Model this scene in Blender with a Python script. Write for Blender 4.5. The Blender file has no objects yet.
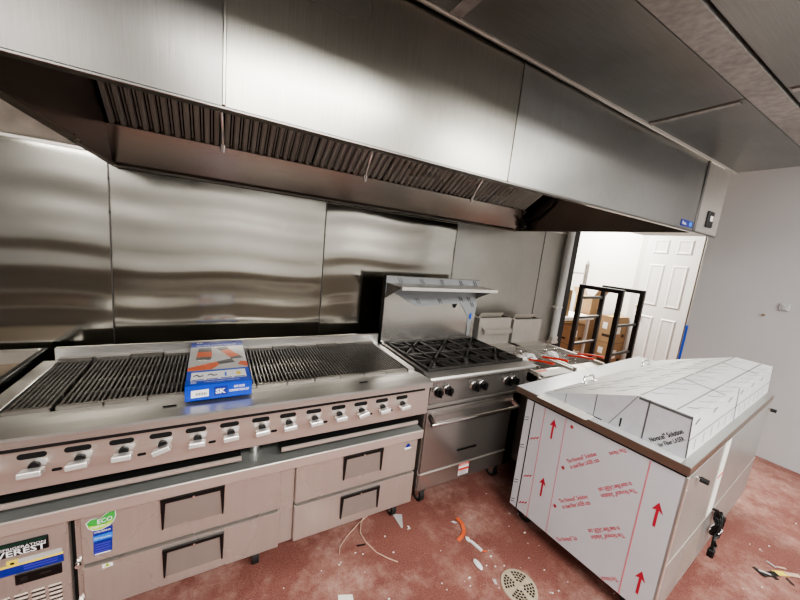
import bpy, bmesh, math, random
from mathutils import Vector, Matrix
random.seed(7)
SC = bpy.context.scene
COL = SC.collection
PI = math.pi

# ------------------------------------------------------------------ materials
def nmat(name):
    m = bpy.data.materials.new(name); m.use_nodes = True
    nt = m.node_tree; b = nt.nodes['Principled BSDF']
    return m, nt, b
def lin(c):
    return tuple((x / 12.92 if x <= 0.04045 else ((x + 0.055) / 1.055) ** 2.4) for x in c) + (1.0,)
def plain(name, c, rough=0.5, metal=0.0, spec=0.5, noise=0.06, nscale=25, bump=0.0):
    m, nt, b = nmat(name)
    col = lin(c)
    tc = nt.nodes.new('ShaderNodeTexCoord'); n = nt.nodes.new('ShaderNodeTexNoise')
    n.inputs['Scale'].default_value = nscale; n.inputs['Detail'].default_value = 4
    nt.links.new(tc.outputs['Object'], n.inputs['Vector'])
    r = nt.nodes.new('ShaderNodeValToRGB')
    r.color_ramp.elements[0].position = .3; r.color_ramp.elements[1].position = .7
    r.color_ramp.elements[0].color = tuple(x * (1 - noise) for x in col[:3]) + (1,)
    r.color_ramp.elements[1].color = tuple(min(1, x * (1 + noise)) for x in col[:3]) + (1,)
    nt.links.new(n.outputs['Fac'], r.inputs['Fac']); nt.links.new(r.outputs['Color'], b.inputs['Base Color'])
    b.inputs['Roughness'].default_value = rough; b.inputs['Metallic'].default_value = metal
    b.inputs['Specular IOR Level'].default_value = spec
    if bump:
        bp = nt.nodes.new('ShaderNodeBump'); bp.inputs['Strength'].default_value = bump; bp.inputs['Distance'].default_value = .01
        nt.links.new(n.outputs['Fac'], bp.inputs['Height']); nt.links.new(bp.outputs['Normal'], b.inputs['Normal'])
    return m
def steel(name, c, rough=0.3, stretch=(1, 40, 40), bump=0.05, var=0.10, blotch=0.0, metal=1.0):
    """brushed metal: fine noise stretched along the grain, soft blotches"""
    m, nt, b = nmat(name); col = lin(c)
    tc = nt.nodes.new('ShaderNodeTexCoord'); mp = nt.nodes.new('ShaderNodeMapping')
    mp.inputs['Scale'].default_value = stretch
    nt.links.new(tc.outputs['Object'], mp.inputs['Vector'])
    n = nt.nodes.new('ShaderNodeTexNoise'); n.inputs['Scale'].default_value = 9; n.inputs['Detail'].default_value = 5
    nt.links.new(mp.outputs['Vector'], n.inputs['Vector'])
    n2 = nt.nodes.new('ShaderNodeTexNoise'); n2.inputs['Scale'].default_value = 2.2; n2.inputs['Detail'].default_value = 2
    nt.links.new(tc.outputs['Object'], n2.inputs['Vector'])
    r = nt.nodes.new('ShaderNodeValToRGB')
    r.color_ramp.elements[0].position = .3; r.color_ramp.elements[1].position = .7
    r.color_ramp.elements[0].color = tuple(x * (1 - var) for x in col[:3]) + (1,)
    r.color_ramp.elements[1].color = tuple(min(1, x * (1 + var)) for x in col[:3]) + (1,)
    nt.links.new(n.outputs['Fac'], r.inputs['Fac'])
    mx = nt.nodes.new('ShaderNodeMix'); mx.data_type = 'RGBA'; mx.blend_type = 'MULTIPLY'
    r2 = nt.nodes.new('ShaderNodeValToRGB')
    r2.color_ramp.elements[0].position = .35; r2.color_ramp.elements[1].position = .65
    r2.color_ramp.elements[0].color = (.55, .53, .5, 1); r2.color_ramp.elements[1].color = (1, 1, 1, 1)
    nt.links.new(n2.outputs['Fac'], r2.inputs['Fac'])
    mx.inputs[0].default_value = blotch
    nt.links.new(r.outputs['Color'], mx.inputs[6]); nt.links.new(r2.outputs['Color'], mx.inputs[7])
    nt.links.new(mx.outputs[2], b.inputs['Base Color'])
    b.inputs['Metallic'].default_value = metal
    mr = nt.nodes.new('ShaderNodeMapRange')
    mr.inputs['To Min'].default_value = rough * .8; mr.inputs['To Max'].default_value = rough * 1.25
    nt.links.new(n2.outputs['Fac'], mr.inputs['Value']); nt.links.new(mr.outputs['Result'], b.inputs['Roughness'])
    if bump:
        bp = nt.nodes.new('ShaderNodeBump'); bp.inputs['Strength'].default_value = bump; bp.inputs['Distance'].default_value = .004
        nt.links.new(n.outputs['Fac'], bp.inputs['Height']); nt.links.new(bp.outputs['Normal'], b.inputs['Normal'])
    return m

FZ = (12, 12, .5); FX = (.5, 12, 12)
GX = (1, 40, 40); GZ = (40, 40, 1); GY = (40, 1, 40)
M = {}
M['wall_steel'] = steel('mirror_steel_cladding', (.64, .625, .59), .12, (.6, 60, 60), .012, .05, .25)
M['wall_steel_matte'] = steel('dull_steel_cladding', (.69, .68, .65), .30, (30, 60, 1), .03, .06, .25, .9)
M['hood'] = steel('hood_steel', (.63, .62, .59), .28, GZ, .03, .07, .15)
M['hood_left'] = steel('hood_steel_dimmed', (.50, .49, .475), .30, GZ, .03, .07, .2)  # dimmer copy of hood steel: left sheet's weaker reflection put into the colour
M['hood_right'] = steel('hood_steel_toned', (.635, .63, .615), .31, GZ, .03, .07, .25)  # copy of hood steel; the right sheet's reflected tone is put into colour
M['hood_dark'] = steel('hood_inner_steel', (.56, .535, .51), .28, GX, .03, .1, .3)
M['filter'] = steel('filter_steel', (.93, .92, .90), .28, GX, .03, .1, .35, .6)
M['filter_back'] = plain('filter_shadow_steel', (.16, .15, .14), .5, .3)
M['trough'] = steel('trough_steel', (.66, .635, .605), .22, GX, .03, .08, .3, .9)
M['plenum'] = steel('plenum_steel', (.55, .55, .54), .35, GX, .03, .08, .5)
M['galv'] = steel('galvanised_steel', (.68, .675, .66), .5, (4, 4, 4), .015, .18, .6, .7)
M['edge'] = steel('bright_edge_steel', (.88, .86, .83), .3, GX, .03, .05, 0, .8)
M['fridge'] = steel('brushed_steel_front', (.80, .765, .735), .27, FZ, 0, .03, .05, .72)
M['fridge_top'] = steel('worktop_steel', (.62, .625, .61), .5, GX, .03, .08, .25, .5)
M['panel'] = steel('control_panel_steel', (.80, .765, .735), .3, FX, 0, .03, .05, .75)
M['rail'] = steel('front_ledge_steel', (.82, .81, .79), .34, GX, .03, .08, .15, .9)
M['range'] = steel('range_steel', (.70, .685, .665), .24, GX, .03, .06, .1, .85)
M['range_top'] = steel('range_ledge_steel', (.70, .69, .67), .34, GX, .03, .08, .1, .85)
M['backguard'] = steel('backguard_steel', (.78, .765, .74), .22, GZ, .04, .08, .2, .85)
M['fryer'] = steel('fryer_steel', (.74, .72, .69), .36, GZ, .03, .08, .2, .6)
M['chrome'] = plain('chrome', (.92, .91, .90), .12, 1.0, noise=.02)
M['castiron'] = plain('cast_iron', (.20, .19, .18), .42, .3, noise=.3, nscale=60, bump=.1)
M['tray'] = plain('greasy_tray_steel', (.42, .40, .37), .4, .6, noise=.15)
M['grate'] = plain('seasoned_grate_iron', (.37, .355, .335), .42, .5, noise=.25, nscale=50)
M['grate_lip'] = steel('grate_front_iron', (.60, .585, .56), .42, GX, .08, .12, .4)
M['black'] = plain('black_plastic', (.035, .035, .037), .4, noise=.1)
M['blackmetal'] = plain('black_painted_steel', (.04, .04, .04), .38, noise=.15)
M['void'] = plain('dark_cavity', (.02, .018, .017), .8, noise=.1)
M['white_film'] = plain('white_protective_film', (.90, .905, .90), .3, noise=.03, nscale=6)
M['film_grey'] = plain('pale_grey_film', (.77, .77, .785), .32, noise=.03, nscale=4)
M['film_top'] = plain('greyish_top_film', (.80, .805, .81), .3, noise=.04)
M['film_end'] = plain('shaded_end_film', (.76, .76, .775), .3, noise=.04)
M['film_line'] = plain('grey_print', (.36, .36, .36), .5, noise=.15)
M['film_black'] = plain('black_print', (.05, .05, .06), .5, noise=.1)
M['text_red'] = plain('soft_red_print', (.79, .33, .39), .5)
M['red_print'] = plain('red_print', (.72, .17, .24), .5, noise=.05)
M['pink_print'] = plain('faded_red_print', (.83, .50, .54), .5, noise=.05)
M['card'] = plain('cardboard', (.60, .49, .36), .8, noise=.08, nscale=12)
M['card_dark'] = plain('cardboard_print', (.22, .17, .12), .8, noise=.1)
M['white_card'] = plain('white_card', (.93, .92, .89), .7, noise=.02)
M['white_paint'] = plain('white_wall_paint', (.90, .895, .87), .65, noise=.015, nscale=3)
M['grey_wall'] = plain('offwhite_wall_paint', (.755, .76, .765), .7, noise=.02, nscale=2)
M['door'] = plain('white_door_paint', (.88, .87, .85), .4, noise=.01)
M['drywall'] = plain('unpainted_plaster', (.80, .77, .72), .85, noise=.2, nscale=9)
M['blue'] = plain('blue_carton_print', (.05, .27, .74), .4, noise=.04)
M['dkblue'] = plain('navy_print', (.10, .16, .55), .4, noise=.05)
M['ltblue'] = plain('light_blue_print', (.18, .50, .88), .4, noise=.04)
M['white'] = plain('white_print', (.95, .95, .95), .45, noise=.02)
M['carton_pic'] = plain('grey_carton_print', (.74, .73, .72), .4, noise=.06, nscale=14)
M['orange'] = plain('orange_print', (.87, .42, .26), .45, noise=.08)
M['yellow'] = plain('yellow_print', (.93, .84, .35), .45, noise=.04)
M['green'] = plain('leaf_green_print', (.25, .66, .28), .45, noise=.08)
M['lime'] = plain('lime_print', (.72, .85, .25), .45, noise=.05)
M['violet'] = plain('violet_blue_print', (.30, .27, .75), .45, noise=.1)
M['redhandle'] = plain('red_rubber', (.86, .22, .15), .45, noise=.05)
M['tape'] = plain('blue_tape', (.12, .33, .80), .6, noise=.05)
M['plastic_bag'] = plain('crumpled_white_plastic', (.88, .87, .86), .35, noise=.08, nscale=40, bump=.3)
M['wire'] = plain('pale_wire', (.82, .70, .62), .5, noise=.1)
M['rubber'] = plain('caster_rubber', (.12, .12, .12), .6, noise=.1)
M['greywheel'] = plain('grey_wheel', (.45, .45, .44), .5, noise=.1)
M['drain'] = plain('drain_metal', (.74, .69, .60), .5, .2, noise=.15)
M['plate'] = plain('pale_handle_plate', (.66, .63, .605), .3, .6, noise=.02)
M['lever'] = plain('satin_chrome', (.90, .885, .87), .34, .6, noise=.03)
M['dkgreen'] = plain('dark_green_print', (.05, .22, .16), .5)
M['pipe'] = plain('grey_pipe_paint', (.74, .735, .72), .4, noise=.05)
M['galv_back'] = steel('table_back_galvanised', (.68, .68, .665), .34, FZ, .0, .08, .3, .5)
M['brown_edge'] = steel('brushed_table_edge', (.52, .455, .405), .34, GX, .02, .06, .1, .7)
M['tan'] = plain('tan_plate', (.60, .53, .44), .5, .3, noise=.1)

def floor_mat():
    m, nt, b = nmat('red_coated_concrete')
    tc = nt.nodes.new('ShaderNodeTexCoord')
    def noise(s, d=6, rg=.6):
        n = nt.nodes.new('ShaderNodeTexNoise'); n.inputs['Scale'].default_value = s; n.inputs['Detail'].default_value = d
        n.inputs['Roughness'].default_value = rg
        nt.links.new(tc.outputs['Object'], n.inputs['Vector']); return n
    def ramp(n, p0, p1, c0, c1):
        r = nt.nodes.new('ShaderNodeValToRGB'); e = r.color_ramp.elements
        e[0].position = p0; e[1].position = p1; e[0].color = c0; e[1].color = c1
        nt.links.new(n.outputs['Fac'], r.inputs['Fac']); return r
    def mix(f, a, bb):
        x = nt.nodes.new('ShaderNodeMix'); x.data_type = 'RGBA'
        nt.links.new(f, x.inputs[0]); nt.links.new(a, x.inputs[6]); nt.links.new(bb, x.inputs[7]); return x.outputs[2]
    base = ramp(noise(3.0), .35, .65, lin((.45, .255, .23)), lin((.53, .335, .30)))
    grit = ramp(noise(150, 4, .7), .36, .66, lin((.36, .195, .175)), lin((.68, .50, .455)))
    dust = ramp(noise(26, 8, .75), .35, .8, lin((.64, .45, .41)), lin((.84, .76, .70)))
    f1 = nt.nodes.new('ShaderNodeValue'); f1.outputs[0].default_value = .45
    c = mix(f1.outputs[0], base.outputs['Color'], grit.outputs['Color'])
    msk = ramp(noise(2.4, 10, .74), .47, .68, (0, 0, 0, 1), (.85, .85, .85, 1))
    c = mix(msk.outputs['Color'], c, dust.outputs['Color'])
    spk = ramp(noise(140, 2, .5), .70, .74, (0, 0, 0, 1), (.7, .7, .7, 1))
    w = nt.nodes.new('ShaderNodeRGB'); w.outputs[0].default_value = lin((.86, .76, .70))
    c = mix(spk.outputs['Color'], c, w.outputs[0])
    nt.links.new(c, b.inputs['Base Color'])
    b.inputs['Roughness'].default_value = .5; b.inputs['Specular IOR Level'].default_value = .35
    bp = nt.nodes.new('ShaderNodeBump'); bp.inputs['Strength'].default_value = .25; bp.inputs['Distance'].default_value = .004
    nt.links.new(grit.outputs['Color'], bp.inputs['Height']); nt.links.new(bp.outputs['Normal'], b.inputs['Normal'])
    return m
M['floor'] = floor_mat()

# ------------------------------------------------------------------ mesh builder
_fc = {}
def text_polys(s, bold=0.0):
    """flat glyph outlines of s as (verts, faces), cap height about .7 of size 1, starting at x=0"""
    key = (s, bold)
    if key in _fc: return _fc[key]
    cu = bpy.data.curves.new('t', 'FONT'); cu.body = s; cu.resolution_u = 2; cu.offset = bold
    ob = bpy.data.objects.new('t', cu); COL.objects.link(ob)
    dg = bpy.context.evaluated_depsgraph_get()
    me = bpy.data.meshes.new_from_object(ob.evaluated_get(dg))
    v = [p.co.copy() for p in me.vertices]; f = [tuple(p.vertices) for p in me.polygons]
    bpy.data.objects.remove(ob); bpy.data.curves.remove(cu); bpy.data.meshes.remove(me)
    _fc[key] = (v, f); return v, f

class MB:
    def __init__(s): s.v = []; s.f = []; s.m = []; s.sm = []
    def add(s, vs, fs, mat=0, smooth=False):
        o = len(s.v); s.v += [Vector(v) for v in vs]
        for f in fs:
            s.f.append(tuple(i + o for i in f)); s.m.append(mat); s.sm.append(smooth)
        return s
    def box(s, x0, x1, y0, y1, z0, z1, bev=0.0, mat=0, T=None, seg=1):
        bm = bmesh.new()
        bmesh.ops.create_cube(bm, size=1)
        for v in bm.verts:
            v.co = Vector((x0 + (v.co.x + .5) * (x1 - x0), y0 + (v.co.y + .5) * (y1 - y0), z0 + (v.co.z + .5) * (z1 - z0)))
        if bev:
            bmesh.ops.bevel(bm, geom=list(bm.edges), offset=bev, segments=seg, affect='EDGES', profile=.5)
        if T is not None: bm.transform(T)
        bm.verts.ensure_lookup_table()
        for i, v in enumerate(bm.verts): v.index = i
        s.add([v.co.copy() for v in bm.verts], [tuple(v.index for v in f.verts) for f in bm.faces], mat)
        bm.free(); return s
    def frust(s, p0, p1, r0, r1, n=14, mat=0, cap=True, smooth=True):
        p0 = Vector(p0); p1 = Vector(p1); d = (p1 - p0).normalized()
        u = d.orthogonal().normalized(); w = d.cross(u)
        vs = []
        for p, r in ((p0, r0), (p1, r1)):
            for i in range(n):
                a = 2 * PI * i / n; vs.append(p + u * (r * math.cos(a)) + w * (r * math.sin(a)))
        s.add(vs, [(i, (i + 1) % n, n + (i + 1) % n, n + i) for i in range(n)], mat, smooth)
        if cap: s.add(vs, [tuple(reversed(range(n))), tuple(range(n, 2 * n))], mat)
        return s
    def tube(s, pts, r, n=8, mat=0):
        pts = [Vector(p) for p in pts]; rings = []; u = None
        for i, p in enumerate(pts):
            d = (pts[min(i + 1, len(pts) - 1)] - pts[max(i - 1, 0)])
            if d.length < 1e-9: d = Vector((0, 0, 1))
            d.normalize()
            u = d.orthogonal().normalized() if u is None else (u - d * u.dot(d)).normalized()
            w = d.cross(u)
            rings.append([p + u * (r * math.cos(2 * PI * k / n)) + w * (r * math.sin(2 * PI * k / n)) for k in range(n)])
        vs = [v for rg in rings for v in rg]; fs = []
        for i in range(len(pts) - 1):
            for k in range(n):
                fs.append((i * n + k, i * n + (k + 1) % n, (i + 1) * n + (k + 1) % n, (i + 1) * n + k))
        s.add(vs, fs, mat, True)
        s.add(vs, [tuple(reversed(range(n))), tuple(range(len(vs) - n, len(vs)))], mat); return s
    def prism(s, poly, ext, mat=0):
        poly = [Vector(p) for p in poly]; e = Vector(ext); n = len(poly)
        vs = poly + [p + e for p in poly]
        s.add(vs, [tuple(reversed(range(n))), tuple(range(n, 2 * n))] + [(i, (i + 1) % n, n + (i + 1) % n, n + i) for i in range(n)], mat); return s
    def quad(s, a, b, c, d, mat=0): s.add([a, b, c, d], [(0, 1, 2, 3)], mat); return s
    def poly(s, pts, mat=0): s.add(pts, [tuple(range(len(pts)))], mat); return s
    def bar(s, p0, p1, w, h, up=(0, 0, 1), mat=0):
        """rectangular bar from p0 to p1"""
        p0 = Vector(p0); p1 = Vector(p1); d = (p1 - p0).normalized(); u = d.cross(Vector(up))
        if u.length < 1e-6: u = d.orthogonal()
        u.normalize(); t = u.cross(d).normalized()
        q = [u * (w / 2) * a + t * (h / 2) * b for a, b in ((-1, -1), (1, -1), (1, 1), (-1, 1))]
        s.prism([p0 + k for k in q], p1 - p0, mat); return s
    def text(s, txt, origin, ux, uy, size, mat=0, bold=0.0, center=False, width=None):
        v, f = text_polys(txt, bold)
        if not v: return s
        ux = Vector(ux).normalized(); uy = Vector(uy).normalized(); o = Vector(origin)
        x0 = min(p.x for p in v); x1 = max(p.x for p in v)
        k = size if width is None else width / max(x1 - x0, 1e-6)
        off = (x0 + x1) / 2 if center else x0
        s.add([o + ux * ((p.x - off) * k) + uy * (p.y * size) for p in v], f, mat); return s
    def sphere(s, c, r, n=10, mat=0, sq=(1, 1, 1)):
        c = Vector(c); vs = []; fs = []
        for i in range(n + 1):
            a = PI * i / n
            for j in range(2 * n):
                b = PI * j / n
                vs.append(c + Vector((r * sq[0] * math.sin(a) * math.cos(b), r * sq[1] * math.sin(a) * math.sin(b), r * sq[2] * math.cos(a))))
        m = 2 * n
        for i in range(n):
            for j in range(m):
                fs.append((i * m + j, i * m + (j + 1) % m, (i + 1) * m + (j + 1) % m, (i + 1) * m + j))
        s.add(vs, fs, mat, True); return s
    def build(s, name, mats, parent=None, local=False):
        if isinstance(mats, str): mats = [mats]
        me = bpy.data.meshes.new(name)
        inv = Matrix.Identity(4) if (parent is None or local) else wm(parent).inverted()
        me.from_pydata([inv @ v for v in s.v], [], s.f)
        for k in mats: me.materials.append(M[k])
        for p, mi, sm in zip(me.polygons, s.m, s.sm): p.material_index = mi; p.use_smooth = sm
        bm = bmesh.new(); bm.from_mesh(me)
        bmesh.ops.recalc_face_normals(bm, faces=bm.faces); bm.to_mesh(me); bm.free()
        me.update()
        o = bpy.data.objects.new(name, me); COL.objects.link(o)
        if parent is not None: o.parent = parent
        return o
def wm(o):
    m = o.matrix_basis.copy() if False else Matrix.LocRotScale(o.location, o.rotation_euler, o.scale)
    return m if o.parent is None else wm(o.parent) @ m
def tag(o, label=None, cat=None, group=None, kind=None):
    if label: o['label'] = label
    if cat: o['category'] = cat
    if group: o['group'] = group
    if kind: o['kind'] = kind
    return o
def thing(name, label, cat, loc=(0, 0, 0), rz=0.0, group=None):
    o = bpy.data.objects.new(name, None); COL.objects.link(o)
    o.location = loc; o.rotation_euler = (0, 0, rz); o.empty_display_size = .05
    return tag(o, label, cat, group)
def struct(name, mb, mats, label=None):
    o = mb.build(name, mats); o['kind'] = 'structure'
    if label: o['label'] = label
    return o
def copy_tree(o, parent=None):
    c = o.copy(); COL.objects.link(c)
    if parent is not None: c.parent = parent
    for ch in [x for x in bpy.data.objects if x.parent == o]: copy_tree(ch, c)
    return c

WY = 2.44      # face of the steel cladding on the rear wall
# ------------------------------------------------------------------ setting
struct('floor', MB().box(-3.2, 6.7, -2.5, 5.6, -.08, 0), 'floor', 'red coated concrete floor with pale dust')
struct('wall_back', MB().box(-3.2, 3.60, WY + .015, WY + .16, 0, 3.0), 'drywall', 'plaster wall behind the cooking line')
struct('wall_right', MB().box(4.82, 4.95, -2.5, 1.609, 0, 3.0), 'grey_wall', 'plain white wall right of the prep table')
struct('wall_left', MB().box(-3.3, -3.2, -2.5, 5.6, 0, 3.0), 'grey_wall')
struct('wall_front', MB().box(-3.2, 6.7, -2.5, -2.4, 0, 3.0), 'grey_wall')
M['added_dark'] = plain('reflected_dark_brown', (.30, .255, .235), .45, noise=.2)
struct('added_dark_floor', MB().box(-3.2, 4.8, -2.385, -.55, 0, .012), 'added_dark')  # unseen dark floor added to take red out of the cladding's reflection
M['added_taupe'] = plain('reflected_taupe', (.46, .43, .40), .5, noise=.1)
struct('trim_8', MB().box(-3.2, 4.8, -2.4, -2.385, .14, 1.12), 'added_taupe')  # unseen taupe band added so the rear cladding reflects something dark
struct('added_pale_strip_low', MB().box(-3.2, 4.8, -2.4, -2.38, 0, .14), 'white_paint')  # unseen pale strip added as the lower bright line reflected in the cladding
struct('trim_9', MB().box(-3.2, 4.8, -2.4, -2.375, 1.12, 1.17), 'white_paint')  # unseen pale strip added as the upper bright line reflected in the cladding
struct('wall_far', MB().box(-3.2, 6.7, 5.6, 5.7, 0, 3.0), 'white_paint')
DX = 6.5
struct('wall_storage', MB().box(DX, DX + .12, -2.5, 5.6, 0, 3.0), 'white_paint', 'white wall of the bright room behind')
struct('ceiling', MB().box(-3.2, 6.7, -2.5, 5.6, 3.0, 3.1), 'white_paint')

def wavy_panel(x0, x1, z0, z1, seed, amp, nx=48, nz=120):
    """one rolled steel sheet that bellies in long horizontal ripples"""
    rnd = random.Random(seed); ph = [rnd.uniform(0, 6.28) for _ in range(8)]
    def d(x, z):
        u = (x - x0) / (x1 - x0)
        edge = min(1, min(u, 1 - u) * 10, ) ** .7
        zz = z + .022 * math.sin(3.1 * x + ph[0]) + .013 * math.sin(7.3 * x + ph[1])
        a = .0026 * math.sin(11.5 * zz + ph[6] * .25) + .0016 * math.sin(21 * zz + ph[3] * .4 + .4 * math.sin(3 * x + ph[4])) + .0007 * math.sin(41 * zz + ph[5] + 1.2 * math.sin(2.3 * x))
        return amp * a * (.65 + .35 * edge) + amp * .0012 * math.sin(5 * x + ph[7])
    mb = MB(); vs = []; fs = []
    for j in range(nz + 1):
        for i in range(nx + 1):
            x = x0 + (x1 - x0) * i / nx; z = z0 + (z1 - z0) * j / nz
            vs.append((x, WY - .001 + d(x, z), z))
    for j in range(nz):
        for i in range(nx):
            a = j * (nx + 1) + i; fs.append((a, a + 1, a + nx + 2, a + nx + 1))
    mb.add(vs, fs, 0, True); return mb
SEAM = [-1.735, -.515, .707, 1.93, 3.15]
for i in range(4):
    o = wavy_panel(SEAM[i] + .004, SEAM[i + 1] - .004, .62, 2.06, 11 + i, (1.0, 1.0, .9, .35)[i]).build('wall_cladding', ['wall_steel_matte' if i == 3 else 'wall_steel'])
    tag(o, ['polished steel wall sheet at far left, left of the first seam', 'wavy polished steel wall sheet behind left half of charbroiler',
            'wavy polished steel wall sheet between charbroiler centre and range', 'duller steel wall sheet above the range shelf and fryers'][i], kind='structure')
o = wavy_panel(3.158, 3.595, .3, 2.06, 19, .3).build('wall_cladding', ['wall_steel_matte']); tag(o, 'narrow dull steel wall sheet right of the fryers by the pipe', kind='structure')
for i, x in enumerate(SEAM[1:]):
    mb = MB().box(x - .0035, x + .0035, WY - .007, WY + .004, .62, 2.06, .002)
    for z in (1.10, 1.30, 1.52, 1.75, 1.93): mb.sphere((x, WY - .008, z), .0055, 5)
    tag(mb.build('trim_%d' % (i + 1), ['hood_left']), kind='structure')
# polished sheet at far left and stainless edge strip above
struct('trim_5', MB().box(-3.2, SEAM[0], WY - .002, WY + .012, .62, 2.02), 'wall_steel')
struct('trim_6', MB().box(-3.2, 3.60, WY - .006, WY + .012, 2.055, 2.075, .003), 'edge')
struct('trim_7', MB().box(3.60, 3.735, WY - .03, WY + .17, 0, 3.0, .004), 'blackmetal', 'black steel post capping the end of the rear wall')
# blue tape left on the wall edge
tp = MB().box(4.815, 4.86, 1.6085, 1.612, .70, 1.16).box(4.79, 4.815, 1.590, 1.612, 1.135, 1.15).box(4.8165, 4.8195, 1.590, 1.61, .70, 1.16)
tag(tp.build('masking_tape', ['tape']), 'blue masking tape stuck down the end edge of right wall', 'tape')

# door in the far room
dr = bpy.data.objects.new('door_1', None); COL.objects.link(dr); dr.location = (DX, 2.56, 0); tag(dr, 'white six-panel door standing in the bright room', kind='structure')
y0, y1 = 2.18, 2.94; xf = DX - .045
mb = MB().box(xf, DX - .002, y0, y1, .01, 2.42, .003)
def dpanel(ya, yb, za, zb):
    mb.prism([(xf - .001, ya, za), (xf - .001, yb, za), (xf - .001, yb, zb), (xf - .001, ya, zb)], (.0, 0, 0))
    w = .022
    for (A, B, C, D) in (((ya, za), (yb, za), (yb - w, za + w), (ya + w, za + w)), ((yb, za), (yb, zb), (yb - w, zb - w), (yb - w, za + w)),
                         ((yb, zb), (ya, zb), (ya + w, zb - w), (yb - w, zb - w)), ((ya, zb), (ya, za), (ya + w, za + w), (ya + w, zb - w))):
        mb.quad((xf - .0005, A[0], A[1]), (xf - .0005, B[0], B[1]), (xf - .014, C[0], C[1]), (xf - .014, D[0], D[1]))
    w2 = .05
    mb.quad((xf - .014, ya + w, za + w), (xf - .014, yb - w, za + w), (xf - .006, yb - w2, za + w2), (xf - .006, ya + w2, za + w2))
    mb.quad((xf - .014, ya + w, zb - w), (xf - .014, yb - w, zb - w), (xf - .006, yb - w2, zb - w2), (xf - .006, ya + w2, zb - w2))
    mb.quad((xf - .014, ya + w, za + w), (xf - .014, ya + w, zb - w), (xf - .006, ya + w2, zb - w2), (xf - .006, ya + w2, za + w2))
    mb.quad((xf - .014, yb - w, za + w), (xf - .014, yb - w, zb - w), (xf - .006, yb - w2, zb - w2), (xf - .006, yb - w2, za + w2))
    mb.quad((xf - .006, ya + w2, za + w2), (xf - .006, yb - w2, za + w2), (xf - .006, yb - w2, zb - w2), (xf - .006, ya + w2, zb - w2))
for za, zb in ((.20, 1.0), (1.18, 1.88), (2.05, 2.29)):
    dpanel(2.29, 2.51, za, zb); dpanel(2.61, 2.83, za, zb)
mb.build('door_leaf', ['door'], dr)
cs = MB().box(DX - .03, DX, y1 + .005, y1 + .10, 0, 2.52, .006).box(DX - .03, DX, y0 - .10, y0 - .005, 0, 2.52, .006).box(DX - .03, DX, y0 - .1, y1 + .1, 2.425, 2.52, .006)
M['casing'] = plain('shaded_casing_paint', (.80, .79, .76), .45, noise=.01)  # casing toned down so its shading sits in the paint colour
cs.build('door_casing', ['casing'], dr)
kb = MB().frust((xf, 2.885, 1.0), (xf - .012, 2.885, 1.0), .032, .030, 16).frust((xf - .012, 2.885, 1.0), (xf - .05, 2.885, 1.0), .012, .012, 10).bar((xf - .05, 2.90, 1.0), (xf - .05, 2.79, .995), .016, .022)
kb.build('door_handle', ['chrome'], dr)
MB().frust((xf, 2.885, 1.12), (xf - .02, 2.885, 1.12), .03, .027, 16).build('deadbolt', ['chrome'], dr)

# small plate on right wall
t = thing('wall_plate', 'small white box plate mounted alone on right wall', 'wall plate', (4.82, .904, 1.49))
MB().box(4.80, 4.82, .872, .938, 1.49, 1.56, .004).build('cover', ['grey_wall'], t)
MB().box(4.793, 4.80, .885, .92, 1.50, 1.548, .003).build('rocker', ['grey_wall'], t)
t = MB().frust((4.819, 1.032, 1.418), (4.806, 1.032, 1.418), .014, .012, 10)
tag(t.build('wall_anchor', ['tan']), 'tiny brown anchor stub on right wall beside the white plate', 'anchor')

# conduit pipe near the wall end
t = thing('conduit_pipe', 'pale grey vertical pipe on rear wall beside the black post', 'pipe', (3.545, WY - .05, .80))
MB().frust((3.535, WY - .05, .84), (3.535, WY - .05, 2.9), .038, .038, 18).build('pipe_run', ['pipe'], t)
MB().frust((3.535, WY - .05, .80), (3.535, WY - .05, .86), .05, .05, 18).box(3.475, 3.595, WY - .085, WY - .015, .775, .805, .006).build('pipe_fitting', ['edge'], t)
for z in (1.2, 2.2): MB().box(3.485, 3.585, WY - .07, WY - .004, z, z + .025, .003).build('pipe_strap', ['edge'], t)

# ------------------------------------------------------------------ exhaust hood
HX0, HX1, HC1, HF, HZ0, HZ1 = -.485, 2.70, 3.06, .985, 2.005, 2.45
hood = thing('exhaust_hood', 'long stainless exhaust hood with slatted filters above the cooking line', 'exhaust hood', (HX0, WY, HZ0))
hs = [HX0, .015, 1.0, HX1]
for i in range(3):
    mb = MB(); x0, x1 = hs[i] + .0015, hs[i + 1] - .0015
    n = 24; tilt = (-.012, 0.0, 0.0)[i]; belly = (.004, .006, .012)[i]
    vs = []; fs = []
    nz = 14
    for j in range(nz + 1):
        for k in range(n + 1):
            u = k / n; w = j / nz
            bx = belly * math.sin(PI * u) * math.sin(PI * w) * (1 if i < 2 else math.sin(PI * min(1, u * 1.0)))
            vs.append((x0 + (x1 - x0) * u, HF - bx + tilt * (1 - u) * 0, HZ0 + .012 + (HZ1 - HZ0 - .012) * w))
    for j in range(nz):
        for k in range(n):
            a = j * (n + 1) + k; fs.append((a, a + 1, a + n + 2, a + n + 1))
    mb.add(vs, fs, 0, True)
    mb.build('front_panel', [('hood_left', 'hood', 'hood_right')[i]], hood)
MB().box(HX0, HX1, HF + .013, HF + .02, HZ0 + .01, HZ1).build('front_lining', ['hood_dark'], hood)
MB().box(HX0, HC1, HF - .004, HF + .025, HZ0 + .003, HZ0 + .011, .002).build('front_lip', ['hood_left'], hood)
for x in hs[1:3]:
    MB().box(x - .004, x + .004, HF - .006 if x < .5 else HF - .004, HF + .01, HZ0 + .012, HZ1, .0015).build('panel_seam', ['hood'], hood)
mb = MB().box(HX0 - .012, HX0, HF, WY - .005, HZ0, HZ1, 0).box(HX0 - .018, HX0 + .014, HF, WY - .005, HZ0 - .004, HZ0 + .012, .003)
mb.build('end_panel', ['hood_dark'], hood)
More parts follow.
